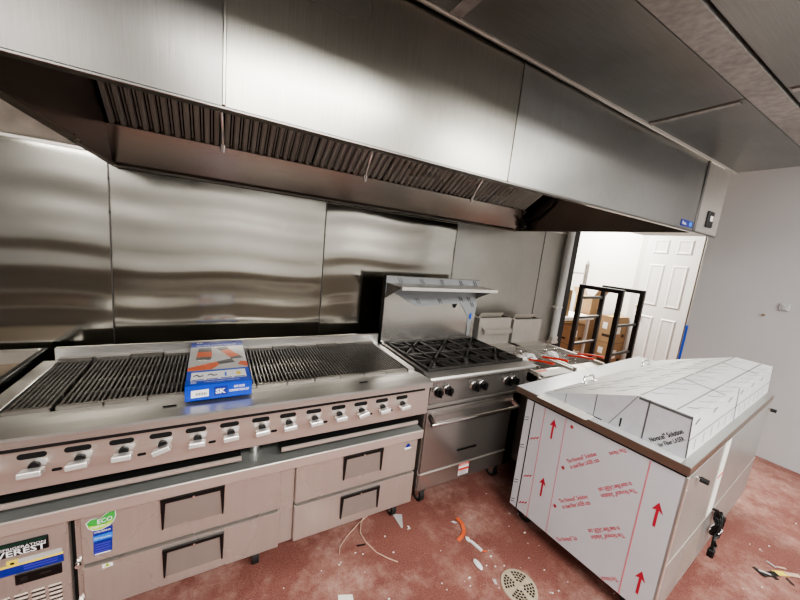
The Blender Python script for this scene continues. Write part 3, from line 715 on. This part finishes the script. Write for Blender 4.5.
MB().box(RX0 - .02, RX0 + .0, 2.17, 2.196, .965, .985, .003).build('guard_clip', ['chrome'], rg)

# ------------------------------------------------------------------ two fryers
def fryer(x0, x1, label, first):
    t = thing('deep_fryer', label, 'fryer', ((x0 + x1) / 2, 1.85, 0), 0, 'deep fryers right of the range')
    MB().box(x0, x1, 1.52, 2.20, .12, .80, .004).build('cabinet', ['fryer'], t)
    MB().box(x0 + .02, x1 - .02, 1.508, 1.522, .15, .70, .004).build('cabinet_door', ['fryer'], t)
    mb = MB().box(x0, x0 + .022, 1.50, 2.20, .80, .895, .002).box(x1 - .022, x1, 1.50, 2.20, .80, .895, .002).box(x0, x1, 2.08, 2.2, .80, .895, .002)
    mb.prism([(x0, 1.47, .862), (x0, 1.47, .835), (x0, 1.52, .80), (x0, 1.60, .80), (x0, 1.60, .872)], (x1 - x0, 0, 0))
    mb.build('tank_rim', ['fryer'], t)
    MB().box(x0 + .022, x1 - .022, 1.60, 2.08, .80, .805).build('tank', ['hood_dark'], t)
    mb = MB().box(x0 + .008, x1 - .008, 2.195, 2.33, .80, 1.150 if first else 1.128, .003)
    mb.build('flue_riser', ['fryer'], t)
    zt = 1.150 if first else 1.128
    MB().box(x0 + .06, x1 - .03, 2.22, 2.31, zt - .004, zt + .002).build('flue_opening', ['void'], t)
    MB().prism([(x0 + .02, 2.235, zt), (x1 - .12, 2.235, zt), (x1 - .125, 2.20, zt + .052), (x0 + .02, 2.20, zt + .052)], (0, .004, 0)).build('flue_deflector', ['edge'], t)
    if first:
        mb = MB().box(x0 + .05, x1 - .03, 2.188, 2.196, 1.045, 1.068).prism([(x0 + .05, 2.195, 1.06), (x0 + .05, 2.155, 1.045), (x0 + .05, 2.155, 1.005), (x0 + .05, 2.165, 1.005), (x0 + .05, 2.175, 1.035), (x0 + .05, 2.195, 1.04)], (x1 - x0 - .08, 0, 0))
        mb.build('basket_hanger', ['fryer'], t)
    for x in (x0 + .06, x1 - .06):
        for y in (1.58, 2.12): MB().frust((x, y, 0), (x, y, .125), .02, .024, 12).build('leg', ['chrome'], t)
    return t
fryer(2.125, 2.560, 'stainless deep fryer next to the range, basket hanger on its flue', True)
fryer(2.585, 3.015, 'stainless deep fryer farther from the range, plain flue box behind', False)
def basket(x, y, z, y1, z1, label):
    t = thing('fry_basket', label, 'fry basket', (x, y, z), 0, 'fry baskets with red handles')
    w, l, h = .066, .25, .07
    mb = MB(); r = .0022
    for zz, k in ((z + h, 1.0), (z + h * .5, .95), (z, .9)):
        a = w * k
        P = [(x - a, y, zz), (x + a, y, zz), (x + a, y + l, zz), (x - a, y + l, zz), (x - a, y, zz)]
        mb.tube(P, r * (1.6 if k == 1 else 1), 5)
    for k in range(7):
        xx = -w + 2 * w * k / 6
        mb.tube([(x + xx, y, z + h), (x + xx * .9, y, z), (x + xx * .9, y + l, z), (x + xx, y + l, z + h)], r * .7, 4)
    for k in range(1, 9):
        yy = y + l * k / 9
        mb.tube([(x - w, yy, z + h), (x - w * .9, yy, z), (x + w * .9, yy, z), (x + w, yy, z + h)], r * .7, 4)
    mb.build('wire_basket', ['chrome'], t)
    MB().bar((x, y + .01, z1 - .035), (x, y1 + .19, z1 - .01), .010, .006).build('handle_stem', ['chrome'], t)
    MB().tube([(x - .002, y1 + .22, z1 - .045), (x, y1 + .11, z1 - .018), (x + .002, y1, z1)], .0085, 8).build('handle', ['redhandle'], t)
basket(2.285, 1.715, .82, 1.50, .955, 'fry basket with red handle at range side of first fryer')
basket(2.435, 1.715, .82, 1.485, .970, 'fry basket with red handle at far side of first fryer')
basket(2.735, 1.70, .82, 1.455, .972, 'red-handled fry basket in second fryer, side nearer the range')
basket(2.895, 1.70, .82, 1.465, .972, 'red-handled fry basket in second fryer, side nearer the wall pipe')
def crumple(c, r, seed, sq):
    rnd = random.Random(seed); bm = bmesh.new(); bmesh.ops.create_icosphere(bm, subdivisions=3, radius=1)
    ph = [(Vector((rnd.uniform(-1, 1), rnd.uniform(-1, 1), rnd.uniform(-1, 1))) * 5, rnd.uniform(0, 6)) for _ in range(9)]
    for v in bm.verts:
        d = sum(abs(math.sin(v.co.dot(k) + p)) for k, p in ph) / 9
        v.co = v.co * (.62 + .6 * d)
        v.co = Vector((v.co.x * r * sq[0], v.co.y * r * sq[1], v.co.z * r * sq[2])) + Vector(c)
    for i, v in enumerate(bm.verts): v.index = i
    mb = MB(); mb.add([v.co.copy() for v in bm.verts], [tuple(v.index for v in f.verts) for f in bm.faces]); bm.free(); return mb
for c, r, sd, sq, lb in (((2.285, 1.80, .872), .056, 3, (1, 1.1, .8), 'crumpled white packing bag nearest the range, in first fryer'),
                     ((2.435, 1.84, .872), .056, 5, (1, 1.2, .75), 'crumpled white packing bag in the middle fry basket'),
                     ((2.735, 1.83, .872), .055, 8, (1, 1.1, .75), 'crumpled white packing bag farthest from range, in second fryer')):
    tag(crumple(c, r, sd, sq).build('packing_bag', ['plastic_bag']), lb, 'packing bag', 'packing bags in the fry baskets')
# paper left on the front of the first fryer
mb = MB().box(2.16, 2.52, 1.475, 1.565, .8735, .878, 0, 0).box(2.16, 2.30, 1.55, 1.575, .878, .880, 0, 1)
tag(mb.build('instruction_sheet', ['white_card', 'orange']), 'white printed sheet lying on front ledge of first fryer', 'paper')

# ------------------------------------------------------------------ griddle at far left
gd = thing('griddle', 'flat plate griddle with black side splash left of the charbroiler', 'griddle', (-1.25, 1.9, 0))
MB().box(-1.72, -.79, 1.50, 2.37, .10, .90, .004).build('griddle_body', ['fryer'], gd)
MB().box(-1.71, -.80, 1.56, 2.33, .90, .935).build('cooking_plate', ['tan'], gd)
MB().box(-.800, -.776, 1.50, 2.37, .80, 1.000, .002).build('side_splash', ['blackmetal'], gd)
MB().box(-1.72, -1.70, 1.50, 2.37, .80, 1.000, .002).build('side_splash', ['blackmetal'], gd)
MB().box(-1.72, -.80, 2.33, 2.37, .90, 1.000, .002).build('rear_splash', ['rail'], gd)
for x in (-1.66, -.85):
    for y in (1.56, 2.3): MB().frust((x, y, 0), (x, y, .1), .025, .025, 12).build('leg', ['chrome'], gd)

# ------------------------------------------------------------------ prep table
TW, TL, TZ = .885, 1.866, .918
pt = thing('prep_refrigerator', 'film-wrapped white prep refrigerator with sloping lids, standing in mid-floor', 'prep table', (1.791, .466, 0), .08)
def Lb(name, mb, mats, parent=pt): return mb.build(name, mats, parent, True)
Lb('cabinet_body', MB().box(.012, TL - .02, .012, .80, .12, .868), ['galv_back'])
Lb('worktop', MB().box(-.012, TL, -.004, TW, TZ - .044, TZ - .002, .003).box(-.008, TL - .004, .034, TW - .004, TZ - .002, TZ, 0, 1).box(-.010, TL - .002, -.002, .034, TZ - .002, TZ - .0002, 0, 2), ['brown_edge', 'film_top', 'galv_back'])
Lb('worktop_gasket', MB().box(.000, TL - .02, .006, .81, .862, .874), ['void'])
# end panel covered in printed film
mb = MB().box(0, .012, .004, .802, .12, .862, .002, 0)
X = -.0008
def seg(b0, z0, b1, z1, w, mat): mb.bar((X, b0, z0), (X, b1, z1), w, .0006, (1, 0, 0), mat)
seg(.676, .86, .669, .122, .004, 2); seg(.546, .86, .536, .122, .004, 2); seg(.137, .86, .137, .122, .006, 2); seg(.750, .86, .750, .122, .007, 3)
for b, z in ((.611, .82), (.609, .44), (.071, .69), (.070, .32)):
    mb.bar((X, b, z - .125), (X, b, z - .035), .011, .0006, (1, 0, 0), 1)
    mb.poly([(X - .0004, b + .022, z - .048), (X - .0004, b, z), (X - .0004, b - .022, z - .048), (X - .0004, b, z - .036)], 1)
s2 = math.sqrt(.5); UX = (0, -s2, s2); UY = (0, s2, s2)
for b, z in ((.512, .572), (.515, .322), (.508, .828)):
    for k in range(5): mb.box(X - .0005, X, b - .010 + .002 * abs(k - 2), b + .010 - .002 * abs(k - 2), z - .010 + .004 * k, z - .007 + .004 * k, 0, 1)
for b, z in ((.492, .612), (.490, .360)):
    mb.text('The Novacel\u00b0 Solution', (X, b, z), UX, UY, .029, 4, .02, width=.19)
    mb.text('to steel fiber LASER cuts', (X, b - .022, z - .020), UX, UY, .029, 4, .02, width=.185)
mb.text('The Novacel\u00b0 Sol', (X, .462, .128), UX, UY, .029, 4, .02, width=.14)
DX_, DY_ = (0, s2, -s2), (0, -s2, -s2)
for b, z in ((.170, .690), (.175, .437)):
    mb.text('The Novacel\u00b0 Solution', (X, b, z), DX_, DY_, .029, 4, .02, width=.19)
    mb.text('to steel fiber LASER cuts', (X, b + .022, z + .020), DX_, DY_, .029, 4, .02, width=.185)
mb.text('The Novacel', (X, .160, .195), DX_, DY_, .028, 4, .02, width=.09)
mb.text('The Nova', (X, .246, .858), DX_, DY_, .028, 4, .02, width=.09)
for k, z in enumerate((.74, .55, .30, .16)):
    mb.bar((X, .795, z), (X, .770, z + .012), .004, .0006, (1, 0, 0), 3); mb.bar((X, .795, z - .018), (X, .770, z - .006), .004, .0006, (1, 0, 0), 3)
for z in (.62, .36, .17):
    for k in range(3): mb.bar((X, .735 - .018 * k, z + .012 * k), (X, .722 - .018 * k, z + .020 + .012 * k), .006, .0006, (1, 0, 0), 1)
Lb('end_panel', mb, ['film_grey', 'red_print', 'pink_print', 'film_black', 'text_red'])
# rear side (galvanised) with seam, strip, bumpers, cord
mb = MB().box(.0, TL - .02, .0, .012, .12, .862, .002, 0).box(.0, TL - .02, -.003, .004, .405, .412, .001, 1).box(.0, .02, -.002, .004, .12, .86, .001, 1)
for k in range(10): mb.box(.30 + .03 * k, .308 + .03 * k, -.0025, .001, .16, .36, 0, 1)
for z in (.15, .3, .45, .62, .80): mb.sphere((.010, -.001, z), .004, 4, 1)
Lb('rear_panel', mb, ['galv_back', 'edge'])
mb = MB().box(.60, .705, -.004, .001, .42, .868, 0, 0).box(.602, .703, -.0052, -.003, .655, .665, 0, 1)
Lb('paper_strip', mb, ['white_card', 'redhandle'])
for a, z in ((.155, .815), (1.80, .815)):
    Lb('bumper', MB().frust((a, .002, z), (a, -.014, z), .011, .011, 12, 1).frust((a, -.012, z), (a, -.042, z), .013, .012, 12, 0), ['rubber', 'chrome'])
mb = MB(); pts = []
for k in range(60):
    a = 2 * PI * k / 15; r = .045 + .010 * math.sin(k * 1.7)
    pts.append((.79 + r * math.cos(a) * .7, -.03 - .018 * math.sin(k * .9), .31 + r * 1.5 * math.sin(a)))
pts = [(.70, .0, .43), (.73, -.02, .42), (.76, -.03, .38)] + pts + [(.77, -.035, .25), (.75, -.04, .19), (.755, -.04, .15)]
mb.tube(pts, .0075, 7)
mb.tube([(.765 + .012 * math.cos(k), -.04 - .01 * math.sin(k * 2), .26 - .012 * k + .02 * math.sin(3 * k)) for k in range(10)], .0075, 7)
mb.box(.735, .775, -.055, -.025, .12, .17, .006)
mb.tube([(.74, -.05, .285), (.80, -.055, .285), (.83, -.03, .285), (.80, -.01, .285), (.74, -.012, .285)], .003, 5, 1)
cord = Lb('power_cord', mb, ['black', 'white'])
# sloping lid assembly: profile in (b, z)
prof = [(.035, TZ + .001), (.046, 1.118), (.253, 1.122), (.725, TZ + .012), (.725, TZ + .001)]
LA0, LA1, LJ = .05, 1.895, .875
for i, (a0, a1) in enumerate(((LA0, LJ - .004), (LJ + .004, LA1))):
    mb = MB().prism([(a0, b, z) for b, z in prof], (a1 - a0, 0, 0), 0)
    # folded joints and print on the end face
    if i == 0:
        xx = a0 - .0008
        def e(b0, z0, b1, z1, w, m): mb.bar((xx, b0, z0), (xx, b1, z1), w, .0006, (1, 0, 0), m)
        mb.poly([(a0 - .0003, b, z) for b, z in prof], 3)  # grey overlay paints the lid end as less lit
        e(.205, TZ + .003, .205, 1.120, .007, 1); e(.034, TZ + .004, .045, 1.116, .005, 1)
        e(.355, TZ + .003, .255, 1.118, .003, 1)
        e(.435, TZ + .003, .435, 1.046, .004, 1); e(.595, TZ + .003, .595, .980, .003, 1)
        e(.305, TZ + .012, .305, TZ + .058, .008, 2)
        e(.045, 1.108, .250, 1.112, .012, 1)
        e(.39, TZ + .003, .47, TZ + .003, .006, 2)
        mb.text('Novacel\u00b0 Solution', (xx - .0003, .165, TZ + .006), UX, UY, .030, 2, .025, width=.150)
        mb.text('for Fiber LASER', (xx - .0003, .130, TZ + .002), UX, UY, .026, 2, .02, width=.115)
    # sloped top prints
    def topz(b): return 1.118 + (b - .046) / .207 * .004 if b < .253 else 1.122 - (b - .253) / .472 * (1.122 - TZ - .012)
    def st(a, b, a2, b2, w, m):
        n = max(1, int(abs(b - b2) / .2) + 1)
        mb.bar((a, b, topz(b) + .0012), (a2, b2, topz(b2) + .0012), w * 1.7, .0006, (0, .3, 1), m)
    L = a1 - a0
    st(a0 + .02, .252, a1 - .01, .252, .005, 1); st(a0 + .01, .105, a1 - .01, .105, .004, 1)
    st(a0 + .30, .26, a0 + .18, .60, .003, 1); st(a0 + .05, .70, a1 - .05, .46, .0025, 1); st(a0 + .62, .25, a0 + .55, .05, .003, 1)
    rnd = random.Random(20 + i)
    for k in range(5):
        for j in range(4):
            a = a0 + .10 + .16 * k + .02 * (j % 2); b = .09 + .15 * j
            q = rnd.random()
            st(a, b, a + .045, b - .030, .006 if q > .4 else .003, 1 if q > .25 else 2)
            st(a + .06, b - .025, a + .13, b - .07, .002, 1)
    # rear face prints
    def rf(a, z, a2, z2, w, m): mb.bar((a, .034 + (z - TZ) * .055 - .0008, z), (a2, .034 + (z2 - TZ) * .055 - .0008, z2), w, .0006, (0, 1, 0), m)
    rf(a0 + .005, TZ + .085, a1 - .005, TZ + .085, .003, 1)
    for k in range(6):
        rf(a0 + .10 + .13 * k, TZ + .02, a0 + .105 + .13 * k, TZ + .07, .004, 1)
        if k % 2 == 0: rf(a0 + .06 + .14 * k, TZ + .150, a0 + .12 + .14 * k, TZ + .165, .007, 2)
    rf(a0 + .003, TZ + .003, a0 + .003, 1.116, .005, 1); rf(a1 - .003, TZ + .003, a1 - .003, 1.116, .005, 2)
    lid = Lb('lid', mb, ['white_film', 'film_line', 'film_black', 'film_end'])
    ha = (.50, 1.45)[i]; hb = .680; hz = topz(hb)
    h = MB().tube([(ha - .065, hb, hz - .002), (ha - .065, hb + .010, hz + .030), (ha - .05, hb + .014, hz + .038), (ha + .05, hb + .014, hz + .038), (ha + .065, hb + .010, hz + .030), (ha + .065, hb, hz - .002)], .007, 8)
    h.box(ha - .085, ha - .05, hb - .018, hb + .018, hz - .006, hz + .004, .002).box(ha + .05, ha + .085, hb - .018, hb + .018, hz - .006, hz + .004, .002)
    Lb('lid_handle', h, ['chrome'], lid)
for a in (.10, TL - .14):
    for b in (.09, .72):
        mb = MB().box(a - .03, a + .03, b - .03, b + .03, .112, .121).prism([(a - .02, b - .01, .112), (a - .02, b + .03, .05), (a - .02, b, .04), (a - .02, b - .03, .112)], (.004, 0, 0)).prism([(a + .016, b - .01, .112), (a + .016, b + .03, .05), (a + .016, b, .04), (a + .016, b - .03, .112)], (.004, 0, 0))
        c = Lb('caster', mb, ['chrome'])
        Lb('wheel', MB().frust((a - .014, b + .015, .05), (a + .014, b + .015, .05), .05, .05, 20), ['rubber'], c)
# white card strip on the table edge
t = MB().box(-.040, .052, .430, .720, TZ + .0008, TZ + .0035, 0)
o = t.build('card_strip', ['white_card']); o.location = pt.location; o.rotation_euler = pt.rotation_euler
tag(o, 'blank white card strip lying on the end edge of prep table', 'card')

# ------------------------------------------------------------------ storage area behind the opening
rk = thing('metal_rack', 'black open steel rack standing in the opening before the cartons', 'rack', (4.81, 2.93, 0), .075)
RW, RD, RH = .70, .54, 1.45
for a, b in ((0, 0), (RW, 0), (0, -RD), (RW, -RD)):
    MB().box(a - .031, a + .031, b - .031, b + .031, 0, RH, .004).build('post', ['blackmetal'], rk, True)
for b, z in ((0, RH - .20),):
    MB().box(0, RW, b - .02, b + .02, z - .02, z + .02, .003).build('top_rail', ['blackmetal'], rk, True)
for a in (0, RW):
    MB().box(a - .03, a + .03, -RD - .03, .03, RH - .055, RH + .003, .003).build('top_rail', ['blackmetal'], rk, True)
for z in (.50, .92):
    for b in (0, -RD):
        MB().box(0, RW, b - .015, b + .015, z, z + .035, .002).build('shelf_rail', ['blackmetal'], rk, True)
        if b == 0: MB().box(.03, RW - .03, -.018, .018, z + .033, z + .037, 0).build('rail_edge', ['edge'], rk, True)
def cbox(x0, x1, y0, y1, z0, z1, label, marks=True, open_=False, rz=0.0):
    cx, cy = (x0 + x1) / 2, (y0 + y1) / 2
    t = thing('cardboard_box', label, 'box', (cx, cy, z0), rz, 'cardboard boxes in the storage room')
    w, d, h = (x1 - x0) / 2, (y1 - y0) / 2, z1 - z0
    mb = MB().box(-w, w, -d, d, 0, h, .004, 0)
    mb.box(-w + .01, w - .01, -.025, .025, h - .001, h + .001, 0, 1)
    mb.box(-w - .001, w + .001, -d - .001, d + .001, h - .012, h - .008, 0, 2)
    if marks:
        mb.box(-w * .5, w * .0, -d - .002, -d, h * .35, h * .7, 0, 3); mb.box(w * .3, w * .7, -d - .002, -d, h * .2, h * .32, 0, 2)
        mb.box(-w - .002, -w, -d * .6, d * .4, h * .2, h * .3, 0, 2); mb.box(-w - .002, -w, -d * .1, d * .5, h * .5, h * .75, 0, 3)
    mb.build('carton', ['card', 'yellow', 'card_dark', 'white_card'], t, True)
    if open_:
        for s in (-1, 1):
            T = Matrix.Translation((0, s * d, h)) @ Matrix.Rotation(s * -.5, 4, 'X')
            MB().box(-w, w, -.003, .003, 0, .16, 0, 0, T).build('flap', ['card'], t, True)
    return t
cbox(6.03, 6.46, 2.97, 3.24, 0, .44, 'lowest brown carton of the stack behind the black rack', True)
cbox(6.03, 6.455, 2.97, 3.235, .442, .90, 'top brown carton of the stack behind the black rack', True)
cbox(5.36, 5.74, 3.30, 3.70, 0, .36, 'brown carton on the floor beneath the white bench')
cbox(5.35, 5.74, 3.31, 3.70, .362, .70, 'second brown carton tucked under the white bench top')
cbox(4.72, 5.22, 3.32, 3.70, .862, 1.31, 'plain brown carton on the white bench beside black post', False)
cbox(5.92, 6.38, 3.36, 3.72, 0, .85, 'tall brown carton standing behind the stack, carrying the open carton', False)
cbox(5.93, 6.30, 3.38, 3.70, .852, 1.18, 'open brown carton with raised flaps on top of tall carton', False, True)
bn = thing('work_bench', 'white topped bench carrying cartons in the bright room', 'bench', (5.2, 3.5, 0))
MB().box(4.55, 5.86, 3.25, 3.80, .80, .860, .004).build('bench_top', ['white_card'], bn)
for x in (4.60, 5.78):
    for y in (3.30, 3.75): MB().box(x - .022, x + .022, y - .022, y + .022, 0, .80, .003).build('leg', ['white_card'], bn)
fo = MB()
for k in range(4): fo.box(4.62 + .01 * k, 5.0, 3.262 + .006 * k, 3.31, .861 + .016 * k, .875 + .016 * k, .002, k % 2)
tag(fo.build('paper_pile', ['white_card', 'ltblue']), 'small pile of white and blue papers at front of bench', 'papers')
cr = thing('faucet_pole', 'upright steel faucet pole with side bar on the white bench', 'faucet', (5.40, 3.29, .86))
MB().frust((5.43, 3.285, .861), (5.43, 3.285, 1.76), .034, .034, 14).frust((5.43, 3.285, 1.76), (5.43, 3.285, 1.83), .034, .006, 14).frust((5.43, 3.285, .861), (5.43, 3.285, .885), .045, .04, 16).build('riser', ['edge'], cr)
MB().bar((5.43, 3.285, 1.60), (5.0, 3.285, 1.60), .02, .025).sphere((5.43, 3.285, 1.60), .032, 7).build('side_bar', ['edge'], cr)

# ------------------------------------------------------------------ floor drain and litter
dn = thing('floor_drain', 'round pale metal drain cover set in the red floor', 'drain', (1.432, .905, 0))
mb = MB().frust((0, 0, .0005), (0, 0, .006), .096, .094, 40, 0)
mb.build('drain_rim', ['drain'], dn, True)
mb = MB()
for k in range(4):
    for r in (.03, .045, .06, .074):
        n = int(r / .016) + 1
        for j in range(n):
            a = PI / 4 + PI / 2 * k + (j - (n - 1) / 2) * (1.15 / n)
            c = Vector((r * math.cos(a), r * math.sin(a), .0063)); u = Vector((math.cos(a), math.sin(a), 0)) * .0052; v = Vector((-math.sin(a), math.cos(a), 0)) * .0062
            mb.quad(c - u - v, c + u - v, c + u + v, c - u + v)
mb.build('drain_hole', ['void'], dn, True)
tag(MB().tube([(.906, 1.65, .012), (.794, 1.609, .007), (.691, 1.548, .004), (.637, 1.503, .004), (.619, 1.46, .004)], .0026, 6).build('loose_wire', ['wire']), 'thin pale wire curving left from under the drawers', 'wire')
tag(MB().tube([(.854, 1.641, .03), (.803, 1.595, .02), (.777, 1.541, .008), (.784, 1.478, .004), (.814, 1.388, .004), (.862, 1.326, .004), (.899, 1.288, .004)], .0030, 6).build('loose_wire', ['wire']), 'pale wire curving right towards the middle of red floor', 'wire')
def flat(name, pts, mats, label, cat, z=.002, th=.002):
    o = MB().prism([(x, y, z) for x, y in pts], (0, 0, th)).build(name, mats); return tag(o, label, cat)
flat('plastic_scrap', [(1.023, 1.594), (1.081, 1.565), (1.036, 1.474), (1.026, 1.478)], ['carton_pic'], 'clear torn plastic triangle beside the front chef base wheel', 'scrap')
flat('dark_chip', [(.727, 1.476), (.777, 1.465), (.775, 1.457), (.727, 1.466)], ['black'], 'small dark sliver on the floor between the loose wires', 'scrap')
flat('paper_scrap', [(.544, 1.258), (.61, 1.231), (.598, 1.17), (.528, 1.20)], ['white_card'], 'white paper square at the bottom edge of the floor view', 'scrap')
mb = MB()
ps = [(1.405, 1.40), (1.404, 1.345), (1.385, 1.30), (1.345, 1.27), (1.303, 1.26)]
for i in range(4):
    a, b = Vector((*ps[i], .004 + .006 * (i % 2))), Vector((*ps[i + 1], .004 + .006 * ((i + 1) % 2)))
    mb.bar(a, b, .022, .003)
tag(mb.build('orange_strip', ['orange']), 'curled orange strip lying on the floor before the range', 'scrap')
mb = MB().sphere((1.364, 1.24, .007), .019, 6, 0, (.7, 1.2, .3)).bar((1.372, 1.225, .006), (1.390, 1.145, .006), .016, .008, mat=0).bar((1.388, 1.148, .005), (1.418, 1.130, .005), .006, .004, mat=1)
tag(mb.build('plastic_utensil', ['white_film', 'orange']), 'white plastic utensil scrap beside the orange strip', 'scrap')
tag(MB().sphere((1.308, 1.09, .007), .034, 7, 0, (.5, 1.1, .2)).build('foil_scrap', ['white_film']), 'oval white scrap between utensil and drain', 'scrap')
flat('grey_chip', [(1.325, .995), (1.34, .985), (1.33, .962), (1.318, .968)], ['carton_pic'], 'small grey chip on floor just left of drain', 'scrap')
flat('white_chip', [(1.350, 1.392), (1.372, 1.388), (1.382, 1.367), (1.362, 1.372)], ['film_grey'], 'pale chip beside the upper end of orange strip', 'scrap')
flat('plaster_crumb', [(1.068, 1.476), (1.078, 1.470), (1.076, 1.448), (1.069, 1.452)], ['white_card'], 'thin white curl near the torn plastic triangle', 'scrap')
mb = MB()
for k, (p, q, w, mt) in enumerate((((2.909, .367), (2.882, .316), .018, 0), ((2.882, .325), (2.979, .285), .03, 0), ((2.90, .345), (2.93, .30), .012, 1), ((2.95, .30), (2.927, .270), .016, 0),
        ((2.975, .295), (3.044, .255), .03, 2), ((3.03, .262), (3.10, .215), .025, 3), ((3.055, .345), (3.04, .301), .012, 1), ((3.0, .25), (2.97, .215), .008, 0), ((3.05, .30), (3.09, .27), .01, 3))):
    mb.bar((*p, .004 + .003 * (k % 3)), (*q, .008), w, .003, mat=mt)
tag(mb.build('torn_wrapper', ['castiron', 'carton_pic', 'yellow', 'wire']), 'torn dark and yellowish wrapper on floor right of prep table', 'wrapper')
rnd = random.Random(12); mb = MB()
for k in range(170):
    x = rnd.uniform(.2, 2.0); y = rnd.uniform(.3, 1.5)
    if k > 110: x = rnd.uniform(2.0, 4.6); y = rnd.uniform(-.3, .45)
    s = rnd.uniform(.002, .007)
    mb.box(x, x + s * rnd.uniform(1, 2.2), y, y + s, .0005, .0005 + s * .5)
tag(mb.build('plaster_debris', ['white_card']), 'tiny white plaster crumbs strewn over red floor', 'debris', kind='stuff')

# ------------------------------------------------------------------ light
def area(name, loc, sx, sy, power, col=(1, .985, .955), rot=(0, 0, 0)):
    l = bpy.data.lights.new(name, 'AREA'); l.shape = 'RECTANGLE'; l.size = sx; l.size_y = sy; l.energy = power; l.color = col
    o = bpy.data.objects.new(name, l); COL.objects.link(o); o.location = loc; o.rotation_euler = rot; return o
area('ceiling_lamp', (.65, -1.3, 2.97), 1.5, .6, 82)
area('ceiling_lamp', (3.2, -1.8, 2.97), 1.2, .6, 60)
area('ceiling_lamp', (-1.6, -1.9, 2.97), 1.2, .6, 30)
area('storage_lamp', (5.4, 3.6, 2.97), 1.2, 1.2, 125, (1, .97, .92))
w = bpy.data.worlds.new('World'); SC.world = w; w.use_nodes = True
w.node_tree.nodes['Background'].inputs[0].default_value = (.8, .85, .9, 1); w.node_tree.nodes['Background'].inputs[1].default_value = .3

# ------------------------------------------------------------------ camera
R = ((0.87016966, -0.48235571, 0.10068635), (0.009908, -0.18716559, -0.98227841), (0.49265262, 0.85574646, -0.15808664))
cam = bpy.data.cameras.new('camera'); co = bpy.data.objects.new('camera', cam); COL.objects.link(co)
cam.sensor_fit = 'HORIZONTAL'; cam.sensor_width = 36; cam.lens = 327.36 / 800 * 36; cam.clip_start = .02
mr = Matrix(((R[0][0], -R[1][0], -R[2][0], 0), (R[0][1], -R[1][1], -R[2][1], 0), (R[0][2], -R[1][2], -R[2][2], 0), (0, 0, 0, 1)))
co.matrix_world = Matrix.Translation((0, 0, 1.72)) @ mr
SC.camera = co
SC.view_settings.view_transform = 'AgX'
SC.view_settings.look = 'AgX - Medium High Contrast'
SC.view_settings.exposure = .98
SC.cycles.max_bounces = 10; SC.cycles.glossy_bounces = 6; SC.cycles.use_denoising = True
SC.cycles.sample_clamp_indirect = 6
